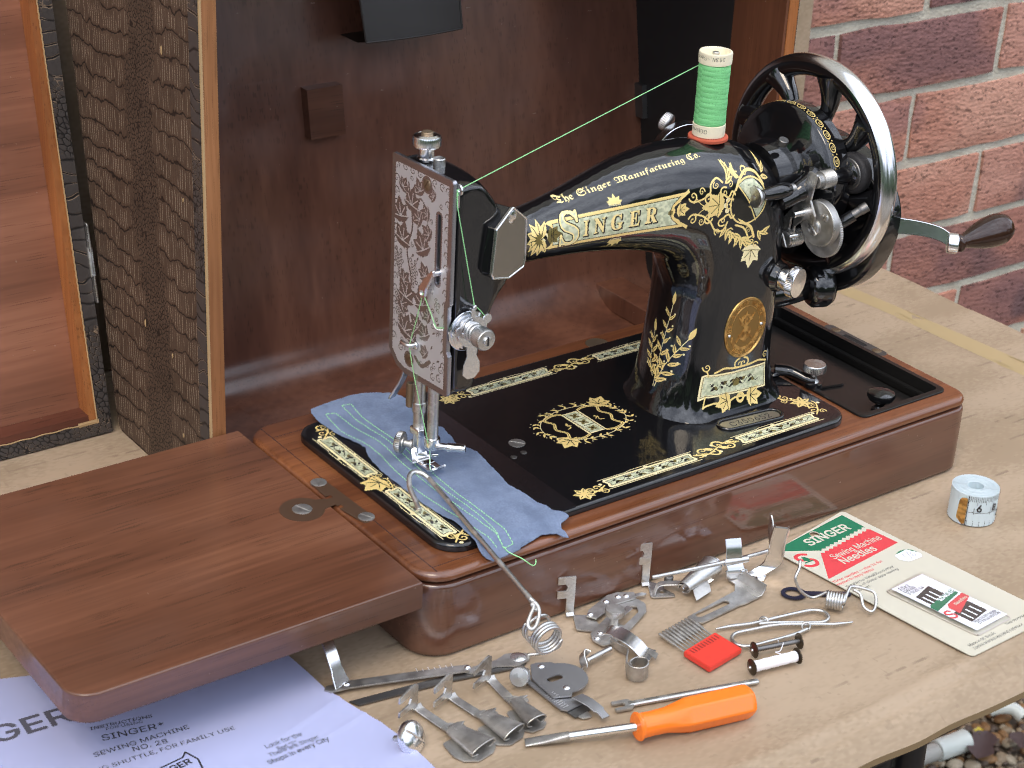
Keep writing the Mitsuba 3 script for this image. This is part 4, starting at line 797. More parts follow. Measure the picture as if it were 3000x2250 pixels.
put('winder_pivot_screw', [screw_head(V3(318, 66.2, 173.6), (-1, 0, 0), 5.4, 1., -60), lathe([(5.6+.3*(k % 2), 319+k*.9) for k in range(12)], (0, 66.2, 173.6), (1, 0, 0), 30)], 'nickel', sm, smooth=30)
put('winder_frame', [rbox((331, 42, 176), (340, 74, 184), 3), tube(spline([(334, 70, 174), (338, 60, 190), (342, 52, 204), (343, wy, wz-3)]), 6, 16), tube(spline([(334, 40, 188), (338, 36, 193), (342, 33, 197)]), 4, 14), tube(spline([(322, 70, 174), (334, 76, 168), (338, 84, 160)]), 7, 16)], 'enamel', sm, smooth=50)
put('winder_finger', [tube(spline([(340, 34, 196), (345, 31, 200), (349, 29, 203)]), [3]*9+[3.4]*8, 14)], 'dark_steel', sm, smooth=40)
# ------------------------------------------------------------------ gold decals
LAY = {'pale_gold': .05, 'gold': .09, 'silver_green': .13, 'decal_olive': .17, 'decal_black': .21}
class Art:
    def __init__(s): s.d = {k: [] for k in LAY}
    def add(s, k, *g): s.d[k] += [x for x in g if not x.is_empty]; return s
    def merge(s, o, f=lambda g: g):
        for k in LAY: s.d[k] += [f(g) for g in o.d[k]]
        return s
def tf(g, x=0, y=0, a=0, sx=1, sy=1): return affinity.translate(affinity.rotate(affinity.scale(g, sx, sy, origin=(0, 0)), a, origin=(0, 0)), x, y)
def lance(L, w): return Polygon(np.vstack([np.stack([np.linspace(0, L, 9), w/2*np.sin(np.linspace(0, 1, 9)**.8*pi)], -1), np.stack([np.linspace(L, 0, 9), -w/2*np.sin(np.linspace(1, 0, 9)**.8*pi)], -1)[1:-1]]))
def scroll(s, a=0, flip=1, w=.26): return curl(0, 0, s, a, flip, w, 1.25)
def leafart(A, x, y, s, a, base='gold', dark='decal_black'):
    g, v = leaf(0, 0, s, 0); A.add(base, tf(g, x, y, a)); A.add(dark, tf(unary_union([LineString([(-.3*s, 0), (.75*s*math.cos(k)-.3*s, .75*s*math.sin(k))]).buffer(.026*s) for k in (-1.5, -.73, 0, .73, 1.5)]), x, y, a))
    return A
def flower(A, x, y, s, n=7):
    A.add('gold', unary_union([tf(lance(s, s*.5), x, y, 360*k/n+8) for k in range(n)])); A.add('pale_gold', Point(x, y).buffer(s*.28)); A.add('decal_black', unary_union([tf(LineString([(.35*s, 0), (.75*s, 0)]).buffer(.03*s), x, y, 360*k/n+8) for k in range(n)]))
    A.add('pale_gold', Point(x, y).buffer(s*.2)); return A
def vine(A, L, w, ph=0., dens=9.):
    t = np.linspace(2, L-2, int(L)); A.add('decal_black', LineString(np.stack([t, w*.22*np.sin(t*.55+ph)], -1)).buffer(.22))
    for k in range(int(L/dens)):
        x = (k+.6)*dens; s = 1 if k % 2 else -1
        A.add('decal_olive', tf(lance(4.6, 2.4), x, 0, 30*s)); A.add('decal_black', tf(lance(4.4, 2.0), x+1.5, .3*s, 150*s), tf(lance(3.4, 1.6), x-2, -.5*s, -35*s), Point(x+3.4, -1.0*s).buffer(.42))
    return A
def panel(L, w):
    """a long ornamental panel, centred on the x axis from 0 to L"""
    A = Art(); h = w/2
    o = Polygon([(0, -h*.7), (1.5, -h), (L-1.5, -h), (L, -h*.7), (L-1.4, 0), (L, h*.7), (L-1.5, h), (1.5, h), (0, h*.7), (1.4, 0)])
    A.add('pale_gold', o); A.add('decal_black', o.buffer(-1.75).difference(o.buffer(-2.1))); A.add('silver_green', o.buffer(-2.1))
    A.add('pale_gold', LineString([(-2, h+.9), (L*.3, h+.9)]).buffer(.25), LineString([(L*.3, h+.9), (L*.34, h+1.8), (L*.66, h+1.8), (L*.7, h+.9), (L+2, h+.9)]).buffer(.25), LineString([(-2, -h-.9), (L+2, -h-.9)]).buffer(.25))
    A.add('pale_gold', Point(L*.5, h*.95).buffer(1.7), Point(L*.5, -h*.95).buffer(1.2)); B = vine(Art(), L-6, w-3); A.merge(B, lambda g: affinity.translate(g, 3, 0)); return A
def knot(s=1.):
    A = Art()
    A.add('gold', tf(scroll(4, 20), 3, 2), tf(scroll(4, 200), -3, -1.5), tf(scroll(3.4, 100, -1), 8, -1.5), tf(scroll(3.4, 280, -1), -8, 1.5), tf(scroll(2.6, 60), 12.4, 1), tf(scroll(2.6, 240), -12.4, -1), line([(-15, 0), (-8, -2.6), (0, 0), (8, 2.6), (15, 0)], .9), tf(lance(6, 2.8), -2, 0, 150), tf(lance(6, 2.8), 2, 0, -30))
    A.add('pale_gold', *[Point(x, y).buffer(1.0) for x, y in ((0, 3.6), (0, -3.4), (10, 2.6), (-10, -2.6))])
    A.add('decal_black', line([(-12, .6), (-6, -1.6), (0, .6), (6, 2)], .3)); return A
def corner(flip=1):
    A = Art(); A.add('gold', tf(scroll(4.4, 30, flip), 0, 0), tf(scroll(3.6, 150, flip), 6, 2*flip), tf(scroll(3, 250, -flip), -3, 5*flip), line([(-6, -1*flip), (0, 3*flip), (8, 6*flip), (12, 5*flip)], 1.0))
    A.add('pale_gold', Point(9, 8*flip).buffer(1.3), Point(-4, -3*flip).buffer(1.2)); A.add('decal_black', line([(-3, 0), (2, 2*flip), (7, 4*flip)], .3)); return A
def sprig(L=60, n=6, s=1.):
    A = Art(); A.add('pale_gold', line([(0, 0), (L*.35, 3*s), (L*.7, 2*s), (L, 0)], .5))
    for k in range(n):
        x = L*(.1+.84*k/n)
        for sg in (1, -1):
            A.add('gold', tf(lance(8.4-k*.5+(k*7 % 3)*.9, 3.0-k*.14), x+sg*1.2, 2*s, sg*(34+9*(k*5 % 3)))); A.add('decal_black', tf(LineString([(2, 0), (5.6, 0)]).buffer(.2), x+sg*1.2, 2*s, sg*(34+9*(k*5 % 3))))
            A.add('pale_gold', tf(Point(4.6, 0).buffer(.75), x+3.4, 2*s, sg*75))
    A.add('gold', tf(lance(10, 3.4), L-2, 0, 0)); return A
NMS = {'pale_gold': 'pale_gold', 'gold': 'gold', 'silver_green': 'silver', 'decal_olive': 'shading', 'decal_black': 'outline'}
def stack(A, name, fn, size=None, parent=sm):
    root = None
    for k, gs in sorted(A.d.items(), key=lambda q: -unary_union(q[1]).area if q[1] else 0):
        if not gs: continue
        g = unary_union([x.buffer(0) for x in gs]).simplify(.04); m = onto(g, lambda u, v: fn(u, v, LAY[k]), size)
        if root is None: root = put(name, m, k, parent, smooth=False)
        else: put(NMS[k], m, k, root, smooth=False)
onbed = lambda u, v, o: np.stack([u, v, u*0+BZ+o], -1)
def moved(A, x, y, a, sx=1, sy=1): return Art().merge(A, lambda g: tf(g, x, y, a, sx, sy))
def place(A, x, y, a, B, sx=1, sy=1): B.merge(A, lambda g: tf(g, x, y, a, sx, sy))
def onb(name, A, x=0, y=0, a=0, sx=1, sy=1): stack(moved(A, x, y, a, sx, sy), name, onbed)
onb('border_panel', panel(70, 9.8), 149, 27.2, -.6); onb('border_panel', panel(67, 9.8), 257.6, 27.4, -.5); onb('border_panel', panel(67, 9.6), 148, 170.8, .3); onb('border_panel', panel(65, 9.6), 253.6, 170.5, .2)
onb('border_panel', panel(57, 10.8), 34.2, 109.5, 90); onb('border_panel', panel(63, 10.8), 35.6, 27.4, 90)
onb('border_knot', knot(), 238, 27, 0, 1.25, 1.3); onb('border_knot', knot(), 234, 171, 0, 1.25, 1.2)
c1 = Art(); place(corner(1), 141.5, 26.5, 170, c1); flower(c1, 130.5, 24.6, 7.4); onb('border_flower', c1)
c1 = Art(); place(corner(-1), 330, 34, 75, c1); flower(c1, 330.5, 46.5, 8.4); place(corner(1), 325, 57, 100, c1, .9, .9); onb('border_flower', c1)
c1 = Art(); place(corner(-1), 141.5, 169, 180, c1); flower(c1, 131.5, 169.6, 7.2); onb('border_flower', c1)
c1 = Art(); leafart(c1, 30.6, 99.6, 10.5, 200); place(corner(1), 33, 106, 250, c1, .8, .8); place(corner(-1), 36, 93.4, 100, c1, .8, .8); onb('border_leaf', c1)
onb('border_scroll', corner(-1), 37, 172, 80, 1.15, 1.15); onb('border_scroll', corner(1), 40, 21.5, 10, 1.1, 1.1)
c1 = Art(); c1.add('pale_gold', line([(45, 118), (47, 122), (45.6, 126), (48.6, 128), (47, 132)], .8)); onb('bed_squiggle', c1)
# medallion
M_ = Art()
for sx in (1, -1):
    W_ = [(sx*7, 15.5), (sx*13, 17), (sx*21, 14), (sx*18.6, 7), (sx*22, 0), (sx*18.6, -7), (sx*21, -14), (sx*13, -17), (sx*7, -15.5)]
    M_.add('gold', line(W_, 2.)); M_.add('decal_black', line(W_, .3))
    M_.add('gold', line([(sx*10, 0), (sx*13, 2), (sx*11.6, -2), (sx*14.6, -3)], .7), Point(sx*11.5, 3).buffer(.9), tf(scroll(3.6, 90 if sx > 0 else 200, sx), sx*23, 14.6*sx))
M_.add('pale_gold', sbox(-7, -15, 7, 15)); M_.add('silver_green', sbox(-4.7, -14, 4.7, 14)); M_.add('decal_black', sbox(-5.7, -14.6, -5.2, 14.6), sbox(5.2, -14.6, 5.7, 14.6), LineString([(-4.7, 4.6), (4.7, 4.6)]).buffer(.25), LineString([(-4.7, -4.6), (4.7, -4.6)]).buffer(.25))
for y in (-9.4, 0, 9.4): M_.add('decal_olive', *[tf(lance(4.0, 2.2), 0, y, a) for a in (45, 135, 225, 315)]); M_.add('decal_black', Point(0, y).buffer(.9))
leafart(M_, -25, -17, 9, 215); leafart(M_, 26, 17.5, 9, 40)
mr = np.random.default_rng(3)
for k in range(30):
    t = 2*pi*k/30+mr.uniform(-.06, .06); q = mr.uniform(.96, 1.12); x, y = 31.5*math.cos(t)*q, 21.5*math.sin(t)*q
    for sg in (50, -35): M_.add('gold', tf(lance(mr.uniform(3.6, 5.6), 1.7), x, y, math.degrees(t)+90+sg+mr.uniform(-12, 12)))
    M_.add('pale_gold', Point(x*1.1, y*1.14).buffer(.45))
M_.add('pale_gold', affinity.scale(Point(0, 0).buffer(1, quad_segs=20), 31, 21).exterior.buffer(.28))
onb('bed_medallion', M_, 188, 99, 0)

# arm: name panel, floral, lettering
arm = Art()
def warp(g): # panel coordinates: along the arm (x) and across (z)
    def f(x, y, z=None):
        x, y = np.asarray(x), np.asarray(y); return x, y
    return g
zt_, zb2 = (lambda x: 215.6+(x-135)*.058), (lambda x: 198.8+(x-135)*.002)
NP = 24
xs = np.linspace(136, 230, NP)
outl = Polygon(list(zip(xs, [zt_(x) for x in xs]))+[(232.5, zt_(231)+1.6), (233.2, zt_(231)-.6), (226.5, 216.5), (222.6, 213), (221.6, 209.8), (222.6, 206.4), (226.5, 203), (233.2, 199.3), (232.5, 197)]+list(zip(xs[::-1], [zb2(x) for x in xs[::-1]]))+[(133.6, 199.6), (136.4, 201.4), (136.4, 213), (133.4, 214.6)])
arm.add('gold', outl); field = outl.buffer(-2.3); arm.add('decal_black', outl.buffer(-1.9).difference(field)); arm.add('silver_green', field)
arm.add('gold', line([(226, 216), (221.5, 213.6), (219.8, 210), (221.5, 206), (226, 203.4)], 1.5))
def serif(ch, x, z, h, w, slant=0):
    g = text2(chr(0x1D400+ord(ch)-65), 10, 'NotoSansMath-Regular'); b = g.bounds
    g = affinity.translate(g, -b[0], -b[1]); g = affinity.scale(g, w/(b[2]-b[0]), h/(b[3]-b[1]), origin=(0, 0)); return affinity.translate(g, x-w/2, z)
arm.add('decal_black', *[])
SL = [('I', 161, 3.0), ('N', 170.4, 7.6), ('G', 182.2, 8.2), ('E', 194.4, 7.0), ('R', 206.2, 8.2)]
LET = []; SHD = []
for c, x, w in SL:
    z0 = 203.5+(x-160)*.034; h = 9.3+(x-160)*.01
    g = serif(c, x, z0, h, w).buffer(.12); LET.append(g); SHD.append(affinity.translate(g, .5, -.45).buffer(.5))
gS = serif('S', 149.6, 199.6, 19.6, 12.5).buffer(.45); SHD.append(gS.buffer(.6)); LET.append(gS); inS = gS.buffer(-.95)
flower_l = Art()
for k in range(9): a = 60+k*30; flower_l.add('gold', tf(lance(11, 5), 128.4, 206.5, a)); flower_l.add('decal_olive', tf(lance(5, 1.6), 128.4, 206.5, a)); flower_l.add('decal_black', tf(LineString([(3, 0), (9, 0)]).buffer(.2), 128.4, 206.5, a))
arm.merge(flower_l); leafart(arm, 138.6, 207.4, 6.4, 0, 'decal_olive'); arm.add('pale_gold', tf(scroll(4.6, 0), 131, 205.6))
for (x, z, s) in ((181, 220.4, 1), (183.5, 196.6, -1)):
    arm.add('pale_gold', sbox(x-4, z-1.2, x+4, z+1.2)); arm.add('gold', *[tf(lance(5.4, 2.6), x, z, s*a) for a in (90, 45, 135, 15, 165)]); arm.add('decal_black', LineString([(x-5, z-.7*s), (x+5, z-.7*s)]).buffer(.15))
leafart(arm, 228, 210.2, 5.4, 0, 'gold'); arm.add('gold', Point(220.4, 210).buffer(2.8)); arm.add('decal_olive', Point(219.8, 209.4).buffer(1.7))
arm_p = arm; arm = Art()
# floral end
fl = [(235.6, 217.6, 3.8, 200, 1), (236.4, 202.4, 3.8, 160, -1), (247, 214, 4, 20, 1), (248, 202, 4, -20, -1), (259, 217, 3.6, 60, 1), (259, 198, 3.6, -60, -1), (277.4, 226, 3.2, 40, 1), (263.6, 208, 4.6, 0, 1), (284, 180.5, 3.6, 90, 1)]
for x, z, s, a, f in fl: arm.add('gold', tf(scroll(s, a, f), x, z))
arm.add('gold', line([(236, 213.6), (243, 215), (248, 218), (249, 223), (254, 226), (258, 223)], 1.2), line([(237, 206), (244, 203.6), (250, 198.6), (254, 193), (260, 192), (263, 197)], 1.2), line([(258, 216), (262, 213.4), (265, 216.6), (268, 213.6)], 1.3), line([(258, 199), (263, 202), (266, 199), (269, 201.6)], 1.3),
        line([(270, 201), (275, 195), (282, 191), (284.6, 186.6), (286, 183)], 1.8), line([(268, 217), (272, 222.5), (279, 226.4), (287, 224), (292, 216)], 1.8))
leafart(arm, 252.4, 209.4, 10, 180, 'gold', 'decal_olive'); arm.add('gold', *[tf(scroll(2.6, a, f), x, z) for x, z, a, f in ((242, 219.6, 0, 1), (243, 200.4, 0, -1), (253, 222, 120, 1), (256, 191.6, -120, -1), (266, 190, 30, 1), (281, 188.6, 200, -1), (270, 225, 60, 1), (288, 177, 20, 1), (264, 221, 150, -1))], line([(238, 216), (242, 211.6), (246, 209.6)], .55), line([(238, 203.6), (242, 207), (246, 209)], .55), line([(270, 193.6), (277, 190.4), (281, 184), (283, 178)], 1.3), *[tf(lance(7, 2.6), 266+k*2, 226-k*.8, 60+k*30) for k in range(4)], *[tf(lance(7, 2.6), 268+k*2.4, 188-k*1.5, -110+k*35) for k in range(4)])
dl_ = leafart(Art(), 284.6, 171.6, 9.4, 262, 'pale_gold', 'decal_olive')
arm.add('pale_gold', *[Point(x, z).buffer(1.7) for x, z in ((262, 211.6), (262, 204.6), (260.6, 208.2))])
for (x, z, a, n) in ((259.6, 222, 75, 5), (262.6, 194, -75, 5), (289, 187, -20, 3), (291, 221, 30, 3), (274, 186, -70, 4)):
    for k in range(n): arm.add('gold', tf(lance(8.4, 3), x+k*1.4, z+(1 if a > 0 else -1)*k*1.5, a-50+100*k/max(n-1, 1))); arm.add('decal_olive', tf(LineString([(2, 0), (6, 0)]).buffer(.22), x+k*1.4, z+(1 if a > 0 else -1)*k*1.5, a-50+100*k/max(n-1, 1)))
semi = Point(279, 208).buffer(15.2, quad_segs=16)
arm.add('gold', semi.difference(semi.buffer(-1.1)), line([(270, 219.4), (279, 208), (286, 194.4)], .9, 0)); arm.add('silver_green', Polygon([(270.6, 219.4), (280, 208.4), (287.4, 195), (293, 206), (291, 214), (284, 221), (276, 222)]).intersection(semi.buffer(-1.4)))
arm.add('decal_black', Polygon([(269, 217), (277.6, 207), (284.4, 195), (278, 194.6), (269, 199), (265.4, 208)]).intersection(semi.buffer(-1.4)), *[Point(x, z).buffer(.5) for x, z in ((280, 213), (282, 216), (284, 211), (286, 205), (279, 218))], line([(284, 214), (287, 210), (286, 216)], .6), line([(283, 217), (288, 214)], .6))
arm.add('gold', tf(scroll(2.4, 30), 279.4, 202))
front = lambda u, v, o: fronty(u, v, o)
stack(arm_p, 'name_panel', front, 2.2); stack(arm, 'arm_scrollwork', front, 2.2); stack(dl_, 'arm_leaf', front, 2.2)
put('name_shadow', onto(unary_union(SHD), lambda u, v: fronty(u, v, .24), 2.2), 'decal_black', sm, smooth=False)
put('name_lettering', onto(unary_union(LET), lambda u, v: fronty(u, v, .30), 2.2), 'letter_gold', sm, smooth=False, label='raised looking gold capitals of the maker name')
put('name_initial_fill', onto(inS, lambda u, v: fronty(u, v, .34), 2.2), 'silver_green', sm, smooth=False)
# blackletter along the top of the arm
def frak(s, h):
    out, x = [], 0
    for c in s:
        if c == ' ': x += h*.45; continue
        o = 0x1D56C+ord(c)-65 if c.isupper() else 0x1D586+ord(c)-97
        g = text2(chr(o) if c.isalpha() else c, h, 'NotoSansMath-Regular'); b = g.bounds; out.append(affinity.translate(g, x-b[0], 0)); x += b[2]-b[0]+h*.07
    return unary_union(out), x
gt, wt = frak('The Singer Manufacturing Co.', 6.)
def topline(u, v):  # u along the arm 0..1, v up across the surface
    x = 146.5+(249-146.5)*u; zb3 = np.interp(x, [146, 157, 186, 215, 248], [223.6, 225.6, 231.6, 236.0, 238.6])-1.2
    ztop = np.interp(x, [128, 157, 195, 222, 240, 262], [221, 227.5, 238.5, 242.5, 243, 241.5])
    return x, np.minimum(zb3+v*.42, ztop-.15)
g2 = affinity.scale(gt, 1/wt, 1, origin=(0, 0))
vv, ff = flat(affinity.scale(gt, 1, 1), 1.2); X_, Z_ = topline(vv[:, 0]/wt, vv[:, 1])
put('maker_lettering', trimesh.Trimesh(fronty(X_, Z_, .08), ff, process=False), 'letter_gold', sm, smooth=False, label='gold blackletter line along the top of the arm')
# column: sprig, badge, banner
def leftface(u, v, o):  # param: angle round the column u (0 front .. 1 left), height v
    th = math.pi/2*u*1.; dirx, diry = -np.sin(th), -np.cos(th); lo_, hi_ = np.zeros(len(u)), np.full(len(u), 80.); cx = 287.
    for _ in range(30):
        m = (lo_+hi_)/2; ins = body(np.stack([cx+dirx*m, YC+diry*m, v], -1)) < 0; lo_ = np.where(ins, m, lo_); hi_ = np.where(ins, hi_, m)
    p = np.stack([cx+dirx*lo_, YC+diry*lo_, v], -1); e = .4; g = np.stack([body(p+d)-body(p-d) for d in np.eye(3)*e], -1); g /= np.linalg.norm(g, axis=1, keepdims=True)+1e-9
    return p+g*o
cs = Art(); place(sprig(42, 5), 0, 0, 66, cs); place(sprig(62, 6, .5), -1, 0, 86, cs, .95, .8); place(sprig(34, 4), -3, 6, 100, cs, .9, .8)
stack(cs, 'column_sprig', lambda u, v, o: leftface(np.clip(.93-u/62., -.1, 1.4), 78.5+v, o), 2.5)
bn = Art(); bo = Polygon([(255.6, 91.4), (258, 92.6), (280, 90.6), (309, 90.4), (309.6, 73.4), (286, 74.4), (258, 76.6), (252.6, 74.6)])
bn.add('pale_gold', bo); bn.add('decal_black', bo.buffer(-1.2).difference(bo.buffer(-1.5))); bn.add('silver_green', bo.buffer(-1.8))
bn.merge(vine(Art(), 46, 12, .5, 8), lambda g: tf(g, 258.5, 83.4, -1)); bn.add('decal_olive', *[tf(lance(6.5, 4), 283, 80, a) for a in (60, 90, 120)])
bn.add('gold', tf(scroll(3, 180), 258.6, 97.4), line([(258.6, 95), (260, 89), (258.4, 80), (255.6, 70)], .9), tf(scroll(4.4, 90, 1), 284.6, 95), tf(scroll(4.4, 90, -1), 288.6, 95), line([(264, 93), (272, 94.6), (280, 93), (293, 92.6), (302, 93.6), (309, 91.6)], 1.4), tf(scroll(2.8, 30), 307.6, 96))
leafart(bn, 273, 71, 8, 190); leafart(bn, 298, 70, 8, -5); bn.add('gold', Point(287, 71).buffer(3.6).difference(Point(287, 71).buffer(1.7)), line([(264, 72), (275, 70), (283, 72), (292, 71), (302, 70)], 1.4), line([(255.6, 70), (258, 71.4), (263, 72)], 1.2))
stack(bn, 'column_banner', front, 2.5)
# badge: an oval brass medal fixed with two pins
bc = V3(286.2, 0, 120.6); bo2 = affinity.scale(Point(0, 0).buffer(1, quad_segs=24), 17.0, 20.4)
fb = lambda off: (lambda u, v: fronty(u+bc[0], v+bc[2], off))
put('badge', onto(bo2, fb(.5), 2.), 'brass_field', sm, smooth=True, label='oval brass medal on the column')
rim_ = np.array([[17*math.cos(t), 20.4*math.sin(t)] for t in np.linspace(0, 2*pi, 72, endpoint=False)])
put('badge_rim', [tube(fronty(rim_[:, 0]+bc[0], rim_[:, 1]+bc[2], .3), .75, 8, True), tube(fronty(rim_[:, 0]*.94+bc[0], rim_[:, 1]*.945+bc[2], .5), .3, 6, True), tube(fronty(rim_[:, 0]*.72+bc[0], rim_[:, 1]*.74+bc[2], .5), .3, 6, True)], 'brass', sm, smooth=True)
def arc_text(s, h, rx, ry, a0, a1, out=True):
    gs = []
    for k, c in enumerate(s):
        a = math.radians(a0+(a1-a0)*k/(len(s)-1))
        if c == ' ': continue
        g = text2(c, h, bold=2); b = g.bounds; g = affinity.translate(g, -(b[0]+b[2])/2, -h/2); ang = math.degrees(a)-90 if out else math.degrees(a)+90
        gs.append(tf(g, rx*math.cos(a), ry*math.sin(a), ang))
    return unary_union(gs)
bt = arc_text('THE SINGER MANFG CO', 2.6, 14.2, 17.3, 190, -10); bt2 = arc_text('TRADE MARK', 2.2, 14., 17.2, 232, 308, False)
def inflate(g, h, name, mat):
    v, f = flat(g, 1.6); tops = trimesh.Trimesh(fronty(v[:, 0]+bc[0], v[:, 1]+bc[2], .5+h), f, process=False); parts = [tops]
    for p in polys(g):
        for r in [p.exterior, *p.interiors]:
            c = np.array(r.coords[:-1]); n = len(c); a, b = fronty(c[:, 0]+bc[0], c[:, 1]+bc[2], .5+h), fronty(c[:, 0]+bc[0], c[:, 1]+bc[2], .45); i = np.arange(n); j = (i+1) % n
            parts.append(as_tm((np.vstack([a, b]), np.stack([i, n+i, n+j, j], -1))))
    put(name, parts, mat, sm, smooth=False)
inflate(bt.union(bt2), .3, 'badge_lettering', 'brass')
S_b = line([(4.4, 5.6), (2, 8), (-2.6, 7.6), (-3.6, 3.6), (0, 1), (3.6, -1.6), (3, -6.4), (-1.6, -7.6), (-4.4, -5)], 2.0)
nd = unary_union([line([(-7, 9), (7, -9)], .9, 0), line([(7, 9), (-7, -9)], .9, 0), Polygon([(-1.2, -10), (1.2, -10), (1.2, 8), (0, 12), (-1.2, 8)])])
sp2 = unary_union([tf(lance(4.6, 1.7), 11.2*math.cos(t), 13.4*math.sin(t), math.degrees(t)+60) for t in np.radians(np.r_[np.arange(200, 342, 9)])])
inflate(S_b.union(nd), .35, 'badge_emblem', 'brass'); inflate(sp2, .25, 'badge_wreath', 'brass')
for s in (-1, 1): put('badge_pin', m3.Manifold.sphere(1.3, 16).translate([float(q) for q in fronty(np.array([bc[0]+s*13.6]), np.array([bc[2]-1.6+s*1.4]), .5)[0]]), 'nickel', sm, smooth=True)
# hub: the ring of small circles, and the head's scroll
hub = Art()
for k in range(20):
    hub.add('gold', Point(k*9.2, 0).buffer(3.5).difference(Point(k*9.2, 0).buffer(2.7)), tf(scroll(2.0, 40), k*9.2, 0), *[Point(k*9.2+4.6, s*2.4).buffer(.6) for s in (1, -1)])
hr, hx0 = 46.9, 339.
def onhub(u, v, o):
    a = math.radians(165)-u/hr; return np.stack([hx0+1.6+v*.72, hc[1]+(hr+o)*np.cos(a), hc[2]+(hr+o)*np.sin(a)], -1)
stack(hub, 'hub_ring', onhub, 3)
# ------------------------------------------------------------------ thread, spool, cloth on the machine
sp = thing('thread_spool', 'upright reel of bright green thread standing on the spool pin', 'thread spool')
sx_, sy_, s0 = 269.8, 96., 243.1
SR, SH = .735, .905
def sk(L): return [(r*SR, t*SH) for r, t in L]
put('core', lathe(sk([(7.5, 0), (13.6, .2), (14, .8), (14, 8.4), (12, 9), (12, 50.6), (14, 51.2), (14.2, 52), (14.2, 58.4), (13.8, 59), (12.6, 59.2), (12, 58.6), (11.2, 54), (3.4, 53), (3.2, 20)]), (sx_, sy_, s0), (0, 0, 1), 56), 'cream_plastic', sp, smooth=35)
wp = [(12.2, 8.6)]+[(13.5+.05*math.sin(k*2.1)+.14*math.sin(k*.23)+.03*(k % 2), 9+k*.41) for k in range(102)]+[(12.2, 51.)]
put('winding', lathe(sk(wp), (sx_, sy_, s0), (0, 0, 1), 72), 'wound_thread', sp, smooth=True, label='green thread wound on the reel')
def oncyl(cx, cy, r, a0, z0, flip=1):
    return lambda u, v: np.stack([cx+r*np.cos(a0+flip*u/r), cy+r*np.sin(a0+flip*u/r), z0+v*flip], -1)
view = math.atan2(CAM[1]*1000-sy_, CAM[0]*1000-sx_)
for s, h, a, z in (('W.-Germ', 2.4, .12, s0+51.8), ('153', 2.3, .62, s0+51.8), ('G\u00fcterm', 2.6, -.05, s0+5.9)):
    g = text2(s, h); b = g.bounds; w_ = b[2]-b[0]
    r = 10.52 if z > s0+20 else 10.37; g = affinity.rotate(g, 180, origin=(0, 0))
    put('lettering', onto(g, lambda u, v: np.stack([sx_+r*np.cos(view+a+u/r), sy_+r*np.sin(view+a+u/r), z+v-0], -1), 1.5), 'ink', sp, smooth=False)
th = thing('sewing_thread', 'single fine green thread running from the reel to the needle', 'thread')
def run(P, m=1, r=.24): return tube(P if m == 1 else spline(P, m), r, 6)
eyp, tn, hole, gd = V3(57.2, 63.4, 255.2), V3(70, 61, 185.2), V3(51, 84.9, 187.6), V3(51, 97.6, 149.4)
put('strand', run([V3(262.1, 102, 287), eyp]), 'green_thread', th, smooth=True)
put('strand', run([eyp, V3(57.4, 63, 246), tn]), 'green_thread', th, smooth=True)
put('strand', run([tn, V3(78, 61.4, 176), V3(79.8, 62, 169), V3(76, 62, 160), V3(68, 62, 157.6), V3(60, 62.4, 162), V3(57.4, 64, 171), V3(53, 73.6, 169.6)], 5), 'green_thread', th, smooth=True)
put('strand', run([V3(53, 73.6, 169.6), V3(52.2, 79, 178), hole]), 'green_thread', th, smooth=True)
put('strand', run([hole, V3(52, 92, 168), gd]), 'green_thread', th, smooth=True)
put('strand', run([gd, V3(54, 96.4, 130), V3(61.8, 92.4, 88), V3(64.6, 93, 77), V3(66, 94.6, 71), V3(66.2, 94.6, 65.4)], 4), 'green_thread', th, smooth=True)

fo = np.array([(45.6, 200.6), (51, 202.6), (57.5, 203.4), (70, 206.5), (80, 208), (88.6, 205.3), (97, 198), (104.5, 187.3), (105.5, 180), (102.7, 169.0), (97, 160), (93.9, 153.0), (99, 145), (104.3, 136.9), (103, 126), (100.1, 115.2), (102.5, 108), (103.9, 98.8), (102, 83), (99.8, 66.9), (97.4, 58), (98.0, 50.3), (99.5, 40), (99.2, 29.6), (101.5, 24), (100.7, 18.5), (104, 13), (107.1, 8.3), (100, 7), (97.8, 3.8), (97.4, -2), (96.1, -5.6), (92, 1.5), (84.0, 4.6), (74, 2), (62.7, -1.1), (52, -2.5), (43.9, -3.3), (42, 1), (41.1, 6.3), (44, 22), (45.7, 37.6), (43, 46), (41.7, 52.5), (41, 64), (41.2, 76.2), (41.0, 88), (41.4, 100.2), (41, 110), (41.9, 120.1), (45, 131), (49.5, 141.0), (47, 151), (43.9, 161.0), (42.6, 172), (41.2, 184.6), (42.4, 194)])
fp2 = Polygon(fo).buffer(0)
gq = fp2.exterior; L_ = gq.length; edge_ = [gq.interpolate(t) for t in np.linspace(0, L_, 260)[:-1]]
jag = Polygon([(p.x+.7*(meshkit.noise(np.array([[p.x*.9, p.y*.9, 1.]]))[0]-.5)+.5*(meshkit.noise(np.array([[p.x*3, p.y*3, 4.]]))[0]-.5), p.y+.9*(meshkit.noise(np.array([[p.y*1.1, p.x, 3.]]))[0]-.5)) for p in edge_]).buffer(0)
